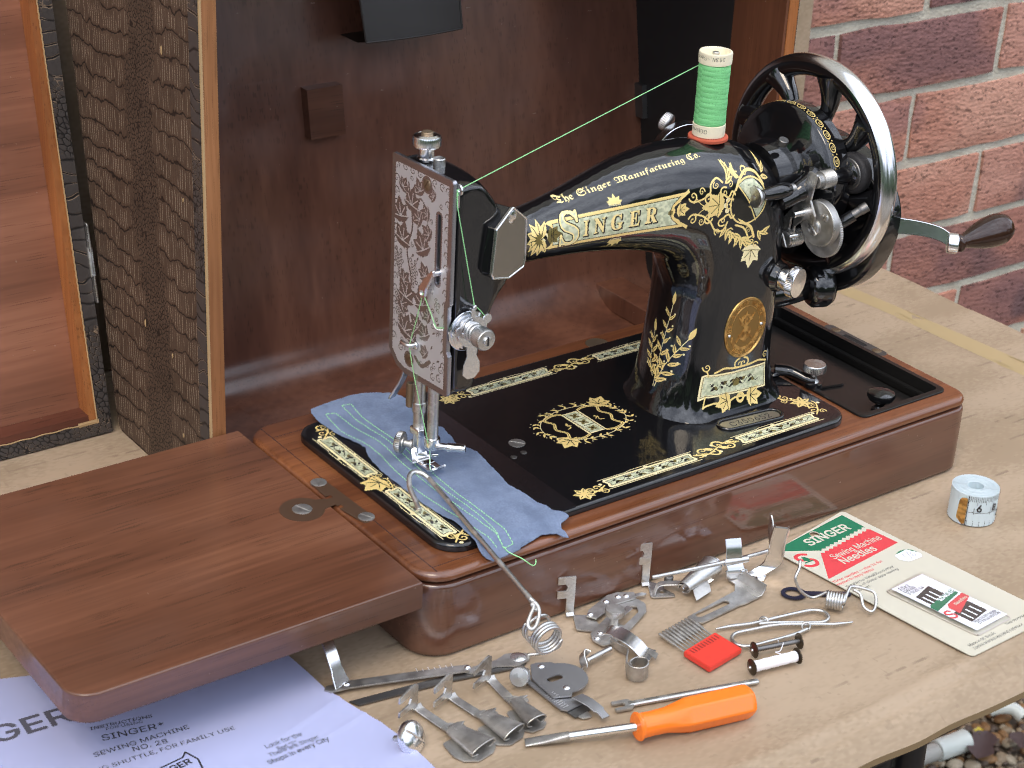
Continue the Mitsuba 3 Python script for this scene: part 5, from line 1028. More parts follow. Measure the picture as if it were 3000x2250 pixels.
def cloth_z(x, y):
    b = np.interp(y, [-12, -4, 4, 9, 13, 22, 40, 80, 120, 170, 186, 193, 200, 212], [57.3, 57.6, 58.6, 60.8, 62.6, 62.8, 62.7, 62.6, 62.6, 62.8, 62.9, 63.4, 63.0, 60.5])
    w = 1.5*(meshkit.noise(np.stack([x*.05, y*.035, x*0+3], -1))-.35)+.6*(meshkit.noise(np.stack([x*.14, y*.12, x*0+8], -1))-.5)
    e = np.clip((44-x)/4, 0, 1)*1.2*np.sin(y*.09)**2+np.clip((x-97)/8, 0, 1)*1.6*np.sin(y*.07+1)**2
    flat_ = np.exp(-((x-66)**2+(y-95)**2)/350.); fr = np.clip((y-4)/12, 0, 1)*.7+.3
    cr = 1.0*np.exp(-((y-171-.16*(x-90))/1.6)**2)*(x > 74)*np.clip((x-74)/6, 0, 1)
    return b+np.clip(w, -.3, 9)*(1-flat_)*fr+e+cr
vF, fF = flat(jag, 2.4); top_ = np.c_[vF[:, :2], cloth_z(vF[:, 0], vF[:, 1])]
fab = thing('cloth_scrap', 'blue suede scrap with rows of green stitching under the presser foot', 'fabric')
er = np.array(jag.exterior.coords[:-1]); n_ = len(er); ez = cloth_z(er[:, 0], er[:, 1]); i_ = np.arange(n_); j_ = (i_+1) % n_
put('cloth', [trimesh.Trimesh(top_, fF, process=False), trimesh.Trimesh(top_-[0, 0, .55], fF[:, ::-1], process=False), as_tm((np.vstack([np.c_[er, ez], np.c_[er, ez-.55]]), np.stack([i_, n_+i_, n_+j_, j_], -1)))], 'suede', fab, smooth=50, label='blue suede cloth with torn edges')
rows = [[(49.8, 189.5), (47.2, 165), (52, 139.7), (49, 110), (47.8, 96), (46.6, 70), (49, 40), (52.5, 5)], [(49.8, 189.5), (56.4, 188.1)], [(56.4, 188.1), (57, 165), (60, 139.7), (57.4, 110), (56.8, 97), (55.7, 65), (57.6, 22.2), (56.6, 5)], [(64.8, 194.4), (71.4, 193.8)],
        [(64.8, 194.4), (63.4, 170), (65.6, 140), (63.4, 110), (62.3, 98), (60.4, 66), (61, 30), (55.9, 3.1)], [(71.4, 193.8), (68.3, 171.0), (69.4, 131.5), (66.4, 101)], [(66.2, 92), (64.2, 62), (65, 30), (63.4, 4.4)], [(63.4, 4.4), (55.9, 3.1)]]
ns = 0; stl = []
for r_ in rows:
    ls = LineString(spline([(*p, 0) for p in r_], 8)[:, :2]) if len(r_) > 2 else LineString(r_)
    nst = max(2, int(ls.length/2.3))
    for k in range(nst):
        a, b = ls.interpolate((k+.08)/nst, True), ls.interpolate((k+.80)/nst, True)
        P = np.array([(a.x, a.y, 0), ((a.x+b.x)/2, (a.y+b.y)/2, 0), (b.x, b.y, 0)]); P[:, 2] = cloth_z(P[:, 0], P[:, 1])+np.array([-.05, .22, -.05])
        stl.append(tube(P, .26, 5))
for m_s in stl[:290]: put('stitch', m_s, 'green_thread', fab, smooth=True)
if stl[290:]: put('stitch_rest', stl[290:], 'green_thread', fab, smooth=True, kind='stuff')
put('thread_tail', tube(spline([(56.6, 4, 59), (56, -1.5, 58.6), (60.5, -8, 56.4), (66, -10.6, 51.5), (69.5, -9.4, 50.5), (71, -7.6, 52)]), .3, 6), 'green_thread', fab, smooth=True)

# ------------------------------------------------------------------ tools and attachments on the cardboard
def P_(*a): return Polygon(a).buffer(0)
ZT = .15
# hooked rod with its eye
hr_ = thing('hooked_rod', 'long thin steel rod with hooked end, leaning from blue cloth to coil', 'hook')
A0, A1 = V3(52.5, 75.4, 70.9), V3(38.1, -49.6, 57)
def on_line(t): return A0+(A1-A0)*t
hook_pts = np.vstack([spline([(33.4, 56.5, 64.2), (35.5, 64, 66.4), (37.6, 73, 69.6), (41.8, 80.3, 72.6), (46.4, 82.6, 73.4), (50.4, 79.6, 72.8), on_line(0)], 8), [on_line(t) for t in (.1, .3, .6, .9, 1.)]])
put('rod', tube(hook_pts, 1.55, 14), 'nickel', hr_, smooth=True)
ez0 = A1
put('eye', [tube(spline([ez0+V3(-1, 3, 2), ez0+V3(1.2, -1.5, -1), ez0+V3(.6, -4.5, -4.5), ez0+V3(-3, -7, -9), ez0+V3(-6.5, -7.6, -10.4), ez0+V3(-7.4, -5, -8.6), ez0+V3(-4.5, -3, -5), ez0+V3(-1.4, -1.5, -2), ez0+V3(.6, 1, 0)]), 1.15, 10), tube(spline([ez0+V3(1, 2, 1), ez0+V3(-1.2, 0, -1), ez0+V3(1.2, -1.6, -2.4), ez0+V3(-1, -2.6, -3.2)]), 1., 8)], 'steel', hr_, smooth=True)
# tuck marker with its spring coil
tm_ = thing('tuck_marker', 'long hinged steel tuck marker with engraved scale and a large wire coil', 'sewing attachment')
put('blade', plate(P_((-60.9, 6.1), (-58, 9), (-44, 6.6), (11.4, -12.4), (19.6, -15.6), (20.6, -18), (17.3, -21.4), (-48, .6), (-58.6, 2.4)), 2.6, 3.8, .3), 'steel', tm_, smooth=30)
put('lower_blade', plate(P_((-53, -7), (-50, -13), (7, -21.6), (47, -31.5), (52, -29), (44, -25), (8, -15.5)), .2, 1.3, .3), 'dark_steel', tm_, smooth=30)
put('arm', plate(rpoly([(14, -17), (38, -19), (45, -17), (52, -19.6), (57.6, -24.5), (53, -29.5), (44, -30.5), (34, -24.6), (18, -23)], 1.5), 1.5, 2.5, .3), 'steel', tm_, smooth=30)
for x, y, r in ((49.6, -23.8, 4.6), (18, -18.4, 1.9), (-52.1, 5.6, 1.9), (-47.6, 4.1, 1.9)): put('rivet', lathe([(r, 0), (r, .5), (r*.6, 1.3), (0, 1.5)], (x, y, 3.4 if r < 3 else 2.2), (0, 0, 1), 24), 'chrome', tm_, smooth=50)
put('arch', strip(spline([(-50, 5, 4), (-51, 8, 10), (-51.4, 12, 17), (-51, 18, 23), (-50, 25, 26.6), (-49, 33, 28)], 6), (1, .35, 0), np.r_[np.linspace(12, 9.5, 8), np.full(23, 8.6)], 1.), 'chrome', tm_, smooth=40)
for k in range(7): put('scale_mark', ext(tf(sbox(-.2, 0, .2, 2.2 if k % 2 else 3.4), -8+k*3.2, -6.8-k*1.12, -18), 3.8, 3.86), 'etched', tm_)
cc2 = V3(43.2, -52.8, 37); ca_ = V3(-.05, -.985, -.15); ca_ /= np.linalg.norm(ca_); cs_, cu_, _ = frame(ca_)
coil = [cc2+ca_*float(np.interp(t/(2*pi), [0, 1.0, 1.45, 4.55], [-7.5, -5.6, .2, 6.8]))+(cs_*math.cos(t+2.6)+cu_*math.sin(t+2.6))*8.2 for t in np.linspace(0, 2*pi*4.55, 190)]
put('coil', tube(np.vstack([coil, spline([coil[-1], V3(57, -51, 23.5), V3(61.5, -42, 14.5), V3(61, -31, 5), V3(55, -25.4, 2.8)], 6)[1:]]), 1.05, 12), 'nickel', tm_, smooth=True)
# three hemmers
def hemmer(o, e, w, label, s=1.):
    t = thing('hemmer_foot', label, 'hemmer', 'steel hemmer feet in a row')
    o, e = V3(*o, 0), V3(*e, 0); d = (e-o)/np.linalg.norm(e-o); L = np.linalg.norm(e-o); q = V3(-d[1], d[0], 0)*-1; f_ = V3(-.93, -.36, 0)
    q = np.cross(d, V3(0, 0, 1)); q = q if q[0] < 0 else -q        # q points to the left
    fk = rpoly([(0, 2), (0, 17), (2.5, 19), (5.5, 19), (17, 17.2), (17.4, 13.4), (8, 13.6), (6.2, 11), (8, 8.6), (17, 8), (17.4, 4.4), (5, 4), (4, 1)], .5)
    put('shank_fork', move(plate(fk, -.6, .6, .25), o, np.stack([f_, V3(0, 0, 1), np.cross(f_, V3(0, 0, 1))], 1)), 'nickel', t, smooth=30)
    put('arm', strip(np.array([o-d*.4+V3(0, 0, 3.4), o+d*1.4+V3(0, 0, 1.9), o+d*4+V3(0, 0, 1.6), o+d*(L*.46)+V3(0, 0, 1.7), o+d*(L*.5)+V3(0, 0, 3.2), o+d*(L*.58)+V3(0, 0, 5.8), o+d*(L*.62)+V3(0, 0, 6.2), o+d*(L*.86)+V3(0, 0, 6.8)])+q*np.array([0, 0, 0, 0, -2.4, -3.2, -.8, 0])[:, None], q, [5.6, 5.6, 5.6, 6, 7, 8, 5, 4.4], 1.), 'steel', t, smooth=35)
    put('notch_plate', plate(rpoly([tuple((o+d*a+q*b)[:2]) for a, b in ((L*.44, 3.5), (L*.44, -3), (L*.54, -8), (L*.60, -8), (L*.62, -3), (L*.66, 3.5))], .8), 2.2, 3.2, .3), 'steel', t, smooth=30)
    put('toe_plate', plate(rpoly([tuple((o+d*a+q*b)[:2]) for a, b in ((L*.62, w*.62), (L*.62, -w*.35), (L*1.0, -w*.62), (L*1.07, -w*.3), (L*1.08, w*.35), (L*.98, w*.72), (L*.85, w*.8))], 2.), .3, 1.2, .3), 'steel', t, smooth=30)
    rg = []
    for k in np.linspace(0, 1, 12):
        c = o+d*(L*(.56+.46*k)); a = np.linspace(math.radians(-70), math.radians(232), 26); rx, rz = w*(.30+.26*k), 2.4+1.5*k
        rg.append(c[None]+q*(rx*np.cos(a))[:, None]+V3(0, 0, 1)*(1.4+rz+rz*np.sin(a))[:, None]+d*(1.5*np.cos(a-1))[:, None]*k)
    rg = np.array(rg); a1, a2 = rg.shape[:2]; qd = np.array([[i*a2+j, i*a2+j+1, (i+1)*a2+j+1, (i+1)*a2+j] for i in range(a1-1) for j in range(a2-1)])
    inner_ = rg-(rg-rg.mean(1, keepdims=True))*.1
    put('scroll', [as_tm((rg.reshape(-1, 3), qd)), as_tm((inner_.reshape(-1, 3), qd[:, ::-1])), tube(rg[-1]*.55+inner_[-1]*.45, .42, 6)], 'steel', t, smooth=50)
    put('tongue', move(plate(rpoly([(0, -w*.28), (w*.2, -w*.36), (w*.2, w*.36), (0, w*.3)], w*.15), 0, .9, .3), o+d*(L*.93)+V3(0, 0, 2.2), np.stack([d*.9+V3(0, 0, .3), q, V3(0, 0, 1)], 1)), 'nickel', t, smooth=30)
hemmer((-25, -32.3), (-17.8, -83.5), 17, 'widest steel hemmer foot, nearest the paper leaflet')
hemmer((-3.6, -34.2), (3.8, -81.5), 15, 'middle of three steel hemmer feet in a row')
hemmer((24.4, -31.8), (20, -80), 12, 'narrowest steel hemmer foot beside the scaled adjustable hemmer')
# loose thumb screw
ts = thing('thumb_screw', 'loose bright thumb screw with a slotted mirror head by the paper', 'screw')
td = V3(.42, -.80, .42); td /= np.linalg.norm(td); t0 = V3(-49.2, -55, 5.2)
head_ = man(lathe([(3.4, 2), (8.6, 3), (9.2, 4), (9.2, 7), (8.4, 8.4), (5, 9.6), (0, 10.2)], t0, td, knurl=(3.5, 6.5, 50, .25)))
s1, s2, s3 = frame(td); sq = s1*math.cos(-.95)+s2*math.sin(-.95); sw = np.cross(s3, sq)
put('head', head_-m3.Manifold.hull_points([(t0+sq*a*12+sw*b*.7+s3*c).tolist() for a in (-1, 1) for b in (-1, 1) for c in (8.2, 12)]), 'chrome', ts, smooth=45)
put('shaft', rod(t0-td*5.5, t0+td*3, 1.9, 18), 'nickel', ts)
# adjustable hemmer
ah = thing('adjustable_hemmer', 'flat steel adjustable hemmer with engraved number scale and side knob', 'sewing attachment')
disc = ring2(57.4, -55.6, 14.2, 56).union(P_((41.9, -47.1), (49.3, -35.7), (53.1, -35.8), (60.6, -39.7), (62, -42), (68, -46), (62, -60), (51, -72), (41.3, -67.7))).difference(line([(50.4, -53.4), (55.8, -53.8)], 4.4, 0))
disc = disc.difference(P_((70, -40), (80, -50), (72, -50)))
put('plate', plate(disc, 3.4, 4.5, .3), 'dusk_plate', ah, smooth=30)
put('scale_bar', plate(P_((38.6, -40), (42.2, -44), (44, -68), (50.5, -71.5), (52.8, -73), (53.6, -79), (42, -80), (39.4, -77)), 1.8, 2.8, .3), 'dusk_plate', ah, smooth=30)
put('slide', plate(P_((47, -40), (52, -42), (52.6, -78), (57, -76), (57, -84), (43, -86), (42, -78), (46, -76)), .5, 1.4, .3), 'dark_steel', ah, smooth=30)
for k in range(9):
    put('scale_mark', ext(tf(sbox(-1.6, -.16, 1.6, .16), 41.6+.4*k*.4, -62.5-k*1.75, 4), 2.8, 2.86), 'etched', ah)
    if k < 8: put('scale_digit', ext(tf(text_w('12345678'[k], 1.3, .9), 44.6+.16*k, -64.2-k*1.75, 95), 2.8 if k > 3 else 4.5, 2.87 if k > 3 else 4.56), 'etched', ah)
put('tongue', strip(spline([(52.6, -74.6, 5), (54, -82, 5.6), (55, -90, 5), (55.4, -97, 3.4)]), (1, 0, 0), [7.5]*10+[7]*8+[5]*7, .9), 'dusk_plate', ah, smooth=40)
put('toe', plate(rpoly([(49, -81), (44.8, -85), (46, -88.6), (52, -90), (53, -83)], 1.5), .3, 1.2, .3), 'steel', ah, smooth=30)
for x, y in ((53.3, -40.5), (52.9, -64.6)): put('rivet', lathe([(2, 0), (1.9, .4), (1, 1), (0, 1.1)], (x, y, 4.4), (0, 0, 1), 20), 'chrome', ah, smooth=50)
kd2 = V3(-.42, .88, .1); kd2 /= np.linalg.norm(kd2)
kd2 = V3(-.80, -.50, .32); kd2 /= np.linalg.norm(kd2)
put('knob', lathe([(2.2, -6), (2.2, 3), (5.4, 3.4), (6, 4), (6, 6.4), (5.4, 7.2), (0, 7.7)], (38.4, -43.4, 6.4), kd2, knurl=(3.8, 6.6, 36, .25)), 'nickel', ah, smooth=35)
# tucker
tk = thing('tucker_attachment', 'elaborate riveted steel tucker attachment with fork, knob and ring', 'sewing attachment')
def fork_up(o, t, z0=1.5, h=28, d_=(-.62, -.78, 0), w=1.1, mat='nickel'):
    d_ = V3(*d_); d_ /= np.linalg.norm(d_); n = np.cross(d_, V3(0, 0, 1)); M = np.stack([d_, V3(0, 0, 1), n], 1)
    put('fork_plate', move(plate(rpoly([(0, h-15), (0, h), (11, h), (11, h-5.2), (6, h-5.2), (4.8, h-7.4), (6, h-9.6), (11, h-9.6), (11, h-15)], .5), -.6, .6, .25), o, M), mat, t, smooth=30)
    for a, b in ((h-15, h-9.8), (h-5, h)): put('fork_tab', bx((0, 0, 0), (1, 1, 1)) if 0 else move(plate(rpoly([(0, a), (4.2, a), (4.2, b), (0, b)], .3), -.5, .5, .2), o+d_*11+n*.6, np.stack([n, V3(0, 0, 1), -d_], 1)), mat, t, smooth=30)
    put('riser', strip(np.array([o+n*0+d_*2.6+V3(0, 0, h-13), o+d_*2.6+V3(0, 0, z0+2), o+d_*2.4-n*1.4+V3(0, 0, z0)]), d_, 5.2, 1.1), mat, t, smooth=30)
fork_up(V3(104.5, -4.5, 0), tk, 1.5, 28.5, (-.93, .36, 0))
put('base_plate', plate(rpoly([(104, -4.5), (110, -8.4), (113, -12), (111, -21), (104, -25.5), (96.2, -18)], .8), .4, 1.5, .3), 'steel', tk, smooth=30)
put('upper_plate', plate(rpoly([(108, -12), (113.5, -7.6), (132.2, -1), (140, -1.6), (149, -6.9), (145.5, -12.8), (131.4, -11.4), (111.3, -17.8)], .8), 2.6, 3.7, .3), 'steel', tk, smooth=30)
low_ = rpoly([(99.5, -27), (103, -24.6), (115.3, -19.6), (130.7, -10.7), (137, -10), (147, -11.5), (148, -19), (143, -26), (118, -38), (108.4, -41.5), (98, -41), (96.6, -33)], 2.5).difference(rpoly([(120.6, -23.4), (137.9, -16.6), (141.4, -18.7), (138.6, -23.7), (121.1, -31)], 1.2))
put('lower_plate', plate(low_, 1.3, 2.4, .3), 'steel', tk, smooth=30)
put('gauge_strip', plate(P_((119, -23.5), (133.5, -19), (134.5, -23), (120.5, -28)), 5.2, 6, .2), 'nickel', tk, smooth=30); put('gauge_lettering', ext(tf(text_w('13579', 2, 8), 122.4, -25.6, 18), 6.0, 6.05), 'ink', tk)
put('tongue', plate(rpoly([(147, -8), (153, -9.5), (155, -12), (152, -13), (146, -11)], .8), 2.4, 3.4, .2), 'nickel', tk, smooth=30)
for x, y in ((136.8, -6.2), (141.6, -8.2), (127.3, -6.6), (110.6, -12.6), (104.6, -29.9), (99.8, -33)): put('rivet', lathe([(1.9, 0), (1.8, .5), (1, 1.1), (0, 1.3)], (x, y, 3.6 if y > -20 else 2.3), (0, 0, 1), 20), 'chrome', tk, smooth=50)
put('knob', [rod((117, -27, 2), (117, -27, 10), 2.6, 18), lathe([(5, 9.2), (5.8, 9.8), (5.9, 12.8), (5.4, 13.6), (0, 14)], (117, -27, 0), (0, 0, 1), knurl=(9.6, 13, 36, .3))], 'steel', tk, smooth=35)
put('spring_strip', strip(spline([(106.5, -32, 4.6), (106.6, -36, 7.6), (107.4, -41, 8.8), (109, -50, 8.8), (110.6, -55.6, 7), (112.4, -60.6, 3.8), (115, -65, 3.2)], 6), (.86, .5, 0), np.r_[np.full(12, 10), np.full(12, 12), np.full(13, 12)], .9), 'chrome', tk, smooth=40)
put('slotted_tip', plate(P_((113.5, -62), (117, -60), (118, -66.5), (113, -70)), 4, 4.8, .2), 'steel', tk)
put('ring_strip', strip(spline([(104, -40, 3.4), (103, -48, 4.4), (103.4, -56, 5), (97, -63, 5.4), (92, -70, 5.6), (91.6, -75, 5.6), (96, -78.4, 5.6), (101.5, -76.6, 5.6), (103.4, -72, 5.6), (99.6, -68.4, 5.6), (94, -69.6, 5.6), (92.4, -73, 5.4)], 5), (0, 0, 1), np.r_[np.full(20, 5), np.full(36, 9.6)], .9), 'steel', tk, smooth=40)
put('guide_rod', rod((98, -47.6, 4.6), (78, -50.8, 5), 1.7, 14), 'nickel', tk)
put('guide_clip', strip(spline([(80.4, -49, 8), (78.4, -46.6, 8.6), (76.4, -48.5, 6.4), (76, -51.5, 3), (73.6, -54.4, 2.4), (71.6, -54.6, 5.2)]), (.35, -.4, .85), 5.4, .9), 'nickel', tk, smooth=35)
# binder
bd = thing('binder_attachment', 'bright binder attachment with upright fork and long rolled steel cone', 'sewing attachment')
fork_up(V3(164.6, -2.2, 0), bd, 1.2, 31, (-.93, .36, 0))
put('foot', plate(rpoly([(166, 1.6), (156.6, -13.6), (157.6, -15.6), (169.6, -21.4), (170.8, -19), (169.4, -11.4), (171.5, -7.6)], .8).difference(ring2(165.6, -13.4, 1.5)), .4, 1.5, .3), 'nickel', bd, smooth=30)
put('arm', strip(spline([(159, -14, 2.4), (166, -10, 4.6), (173, -15, 6), (178, -20, 7)]), (-.5, -.8, 0), 5, .9), 'steel', bd, smooth=35); put('stud', lathe([(2.8, 2), (2.8, 5.4), (2.2, 6.2), (0, 6.4)], (174, -9.4, 2), (0, 0, 1), 20), 'dark_steel', bd)
def cone(p0, p1, r0, r1, a0, a1, q=None, n=10):
    p0, p1 = V3(*p0), V3(*p1); s, u, d = frame(p1-p0); a = np.radians(np.linspace(a0, a1, 28)); R_ = []
    for k in np.linspace(0, 1, n): r = r0+(r1-r0)*k; R_.append(p0+(p1-p0)*k+s*(r*np.cos(a))[:, None]*1.2+u*(r*np.sin(a))[:, None])
    R_ = np.array(R_); m_ = len(a); f = np.array([[i*m_+j, i*m_+j+1, (i+1)*m_+j+1, (i+1)*m_+j] for i in range(n-1) for j in range(m_-1)])
    return [as_tm((R_.reshape(-1, 3), f)), tube(R_[-1], .4, 6), tube(R_[0], .35, 6), tube(R_[:, 0], .35, 6)]
put('cone', cone((174.5, -23, 6.6), (203, -15.6, 9.2), 3.6, 6.0, -30, 285), 'nickel', bd, smooth=50); put('inner_cone', cone((176, -23, 6.4), (206, -14.6, 9), 2.2, 4.6, -60, 240), 'chrome', bd, smooth=50)
put('flap', strip(np.array([(178, -26, 5.4), (176.4, -29.5, 4.4), (175, -33, 2.6)])+V3(8, 1, 0), (.97, .22, 0), [15, 16, 15], .8), 'steel', bd, smooth=30); put('flap_tab', strip(np.array([(193, -20, 5.6), (196, -24.4, 4.8)]), (.8, -.2, .5), 3.6, .7), 'nickel', bd)
# quilting foot with its guide bar
qf = thing('quilting_foot', 'shiny presser foot with a long straight guide bar and square clip', 'sewing attachment')
put('sole', [plate(P_((223.4, -25.4), (219.6, -34.6), (222.4, -36), (228.6, -28.6)), .4, 1.7, .3), plate(P_((224.4, -36.6), (227.8, -36.8), (240, -30), (238.6, -22.6), (231.4, -23.4)), .4, 1.7, .3)], 'chrome', qf, smooth=30, label='forked toe of the quilting foot')
put('shank', strip(spline([(226, -30, 1.6), (233, -30.4, 4), (238, -33, 9), (238.4, -34.6, 18), (237.4, -36, 28), (237.0, -38, 37)], 6), (.72, -.69, 0), np.r_[np.full(12, 11), np.linspace(11, 8.6, 19)], 1.6), 'chrome', qf, smooth=35)
for s in (-1, 1): put('shank_flange', strip(spline([(238.2+s*3, -34.4-s*3, 16), (237.4+s*3, -36-s*3, 28), (237+s*3, -38-s*3, 37.6)]), (.69, .72, 0), 4.5, 1.1), 'chrome', qf, smooth=30)
put('guide_bar', tube(spline([(157.4, -12.6, 14), (202, -21.6, 14), (217, -24.2, 14), (238, -27.2, 14.4), (243.4, -26.6, 16), (244.4, -24, 20)], 6), 1.25, 14), 'nickel', qf, smooth=True)
put('shield', strip(spline([(244.6, -23.6, 14), (243.6, -22.8, 22), (244.6, -22, 30), (244, -21, 36)]), (.5, .86, 0), np.r_[np.full(8, 7), np.full(8, 10), np.linspace(10, 3, 9)], 1.), 'nickel', qf, smooth=40)
put('clip_plate', strip(spline([(214, -20.4, 27.6), (213.4, -22.6, 22), (213, -24.4, 15)]), (.92, -.38, 0), 10.4, 1.2), 'chrome', qf, smooth=30)
put('clip_wing', strip(spline([(213.4, -23.6, 13), (213.6, -26.6, 8), (214, -27.6, 3)]), (.92, -.38, 0), np.r_[np.full(8, 11), np.full(9, 14)], 1.1), 'chrome', qf, smooth=30); put('clip_rivet', lathe([(1.9, 0), (1.5, 1), (0, 1.4)], (216.4, -29.4, 7.4), (-.3, -.9, .2), 18), 'chrome', qf, smooth=50)
put('clip_roll', rod((206.4, -22.6, 13.6), (222.4, -26.8, 13.8), 2.2, 16), 'nickel', qf)
# seam guide
sg = thing('seam_guide', 'flat steel seam guide plate with a long slot and bent lip', 'gauge')
body_g = rpoly([(160.4, -43), (158.8, -48), (163.8, -52.6), (168, -52.4), (196.2, -50.2), (200, -50.6), (218, -49.4), (216.4, -23.6), (204.2, -36.6), (196.6, -37.6)], 2.2).difference(line([(168, -45.2), (190.6, -43.6)], 4.4, 0))
put('plate', plate(body_g.intersection(sbox(150, -60, 212, 0)), .5, 1.9, .35), 'steel', sg, smooth=30)
put('lip', strip(np.array([(210, -37, 1.3), (214, -37.2, 2.0), (216.2, -37.4, 5), (216.8, -37.4, 8.4)]), (.05, -1, 0), [25, 25.4, 25, 24.6], 1.2), 'steel', sg, smooth=30)
# red needle block
nb_ = thing('needle_holder', 'red plastic needle block holding a row of steel needles', 'needle holder')
rx = P_((132.6, -71.6), (134.6, -92.4), (163.6, -87.8), (161.6, -66.4)); u_r, v_r = V3(29, 4.9, 0)/29.4, V3(-.09, .996, 0)
put('block', plate(rpoly(list(rx.exterior.coords[:-1]), 1.0), 0.3, 4.0, .6), 'red_plastic', nb_, smooth=30)
for k in range(10): put('slot_mark', ext(tf(sbox(-.55, -2, .55, 2), 136.6+k*2.46, -74.6+k*.42, 6), 4.0, 4.05), 'red_shade', nb_)
for k in range(10):
    b = V3(134.6+k*2.75, -70.6+k*.46, 2.2); a = b+V3(-1.4+.12*k, 21.6, .8); put('needle', [lathe([(.5, 0), (.5, 7), (1.05, 8.6), (1.05, 20.6), (.7, 21.4)], b, a-b, 14)], 'nickel', nb_, smooth=40)
# bobbins
def bobbin(p0, p1, label, full):
    t = thing('long_bobbin', label, 'bobbin'); p0, p1 = V3(*p0), V3(*p1); d = (p1-p0)/np.linalg.norm(p1-p0); L = np.linalg.norm(p1-p0)
    put('axle', rod(p0-d*1.5, p1+d*1.5, 1.5, 16), 'dark_steel', t)
    for c, s in ((p0, -1), (p1, 1)): put('flange', lathe([(1, -.3), (4.7, -.2), (4.9, .2), (4.4, .6), (1.6, 1.2), (0, 1.4)], c, d*s, 32), 'brass_dark', t, smooth=40); put('tip', m3.Manifold.sphere(1., 12).translate([float(x) for x in c+d*s*1.4]), 'chrome', t, smooth=True)
    if full: put('winding', lathe([(1.5, 1)]+[(3.15+.06*(k % 2)+.1*math.sin(k*.7), 1.2+k*(L-2.4)/40) for k in range(41)]+[(1.5, L-1)], p0, d, 32), 'white_thread', t, smooth=True)
    return t
t1 = bobbin((167.4, -93.8, 5), (196, -101, 5), 'empty long bobbin with dark disc ends', 0); t2 = bobbin((154.4, -106, 5), (184.6, -111.6, 5), 'long bobbin wound full of white thread', 1)
put('thread_wisp', tube(spline([(182, -97.6, 8.4), (186, -96, 2), (184.4, -99.6, 7), (179, -103, 5.4), (172, -106, 8.8), (172.6, -110, 9.4), (176, -112.6, 6), (178.6, -112, 8.8)]), .28, 6), 'white_thread', t2, smooth=True)
# two wire clips
def clip(label, pts, rings, tip0=0, tip1=0):
    t = thing('wire_threader', label, 'wire tool', 'two looped wire tools'); c = spline(pts, 7); r = np.full(len(c), 1.1)
    if tip1: r[-10:] = np.linspace(1.1, .3, 10)
    if tip0: r[:8] = np.linspace(.5, 1.1, 8)
    put('wire', tube(c, r, 12), 'nickel', t, smooth=True)
    for p, d in rings: put('ring', tube(np.array([V3(*p)+rotm((0, 0, 1), d)@V3(.9*math.sin(a), 2.5*math.cos(a), 2.2*math.sin(a)) for a in np.linspace(0, 2*pi, 24, endpoint=False)]), .8, 8, True), 'nickel', t, smooth=True)
clip('looped steel wire tool with a blade tip, upper of the crossed pair', [(166, -62.2, 2), (174.8, -64.5, 2), (188.5, -69.6, 2.2), (205, -73, 2.4), (220, -76, 2.4), (229, -78.6, 2.4), (233.6, -83.4, 2.4), (232, -89.4, 2.4), (225, -91.2, 2.4), (214, -85.4, 2.6), (200, -78, 3.4), (190, -73.4, 3.4)], [((195, -72.4, 3), 20)], 1, 0)
clip('looped steel wire tool with a needle point, lower of the crossed pair', [(241.6, -100.2, 1.6), (232, -97.2, 2), (226.9, -95.2, 2.4), (211.6, -88.3, 4), (197.3, -80.4, 4), (182.5, -74.6, 2.6), (172.6, -72.2, 2.2), (167, -75.2, 2.2), (165.6, -81.6, 2.2), (170.6, -86.4, 2.2), (184, -89, 2.2), (200, -91.4, 2.2), (212.4, -91.8, 2.4)], [((212.6, -90, 3), 60)], 1, 0)
# key, screwdriver
fk_ = thing('fork_spanner', 'slim steel fork ended wrench lying above the screwdriver', 'wrench')
sh = V3(75, -92, 0); eh = V3(152.4, -114.4, 0); fd = (eh-sh)/np.linalg.norm(eh-sh); fq = V3(-fd[1], fd[0], 0)
put('shaft', move(slab(0, float(np.linalg.norm(eh-sh)), -2., 2., [1.9, .1, .1, 1.9], [(.3, .6), (.8, 0), (1.8, 0), (2.5, .8)], 5), sh, np.stack([fd, fq, V3(0, 0, 1)], 1)), 'nickel', fk_, smooth=50)
put('jaw', move(plate(rpoly([(3, -2), (3, 2), (1, 4.4), (-8.6, 4.4), (-9, 1.8), (-2.6, 1.6), (-1.6, 0), (-2.6, -1.6), (-9, -1.8), (-8.6, -4.4), (1, -4.4)], .5), .4, 2.2, .4), sh, np.stack([fd, fq, V3(0, 0, 1)], 1)), 'steel', fk_, smooth=30)
sd = thing('screwdriver', 'small flat screwdriver with a faceted bright orange handle', 'screwdriver')
h0_, h1_ = V3(58.4, -118.4, 9.4), V3(127.6, -133.4, 9.2); dd = (h1_-h0_)/np.linalg.norm(h1_-h0_); Lh = np.linalg.norm(h1_-h0_); fs, fu, _ = frame(dd)
def hexr(r, t, f, n=48):
    a = np.arange(n)*2*pi/n; hexm = np.cos(pi/6)/np.cos((a % (pi/3))-pi/6); rr2 = r*((1-f)+f*hexm*1.04); return h0_+dd*t+fs*(rr2*np.cos(a))[:, None]+fu*(rr2*np.sin(a))[:, None]
put('handle', loft([hexr(r, t, f) for r, t, f in ((3, -.4, 0), (7.2, 0, 0), (8., .8, 0), (7.8, 1.6, 0), (6.9, 3, 0), (6.7, 10, .1), (7.0, 18, .3), (8.6, 27, .8), (9.3, 31, 1), (9.3, Lh-4, 1), (9.0, Lh-2, .7), (8.0, Lh-.6, .4), (6.4, Lh, 0))]), 'orange_plastic', sd, smooth=28)
tipp = V3(6.6, -88.8, 1.2); put('blade', [rod(h0_+dd*2, h0_+(tipp-h0_)*.62, 2.4, 20)], 'chrome', sd)
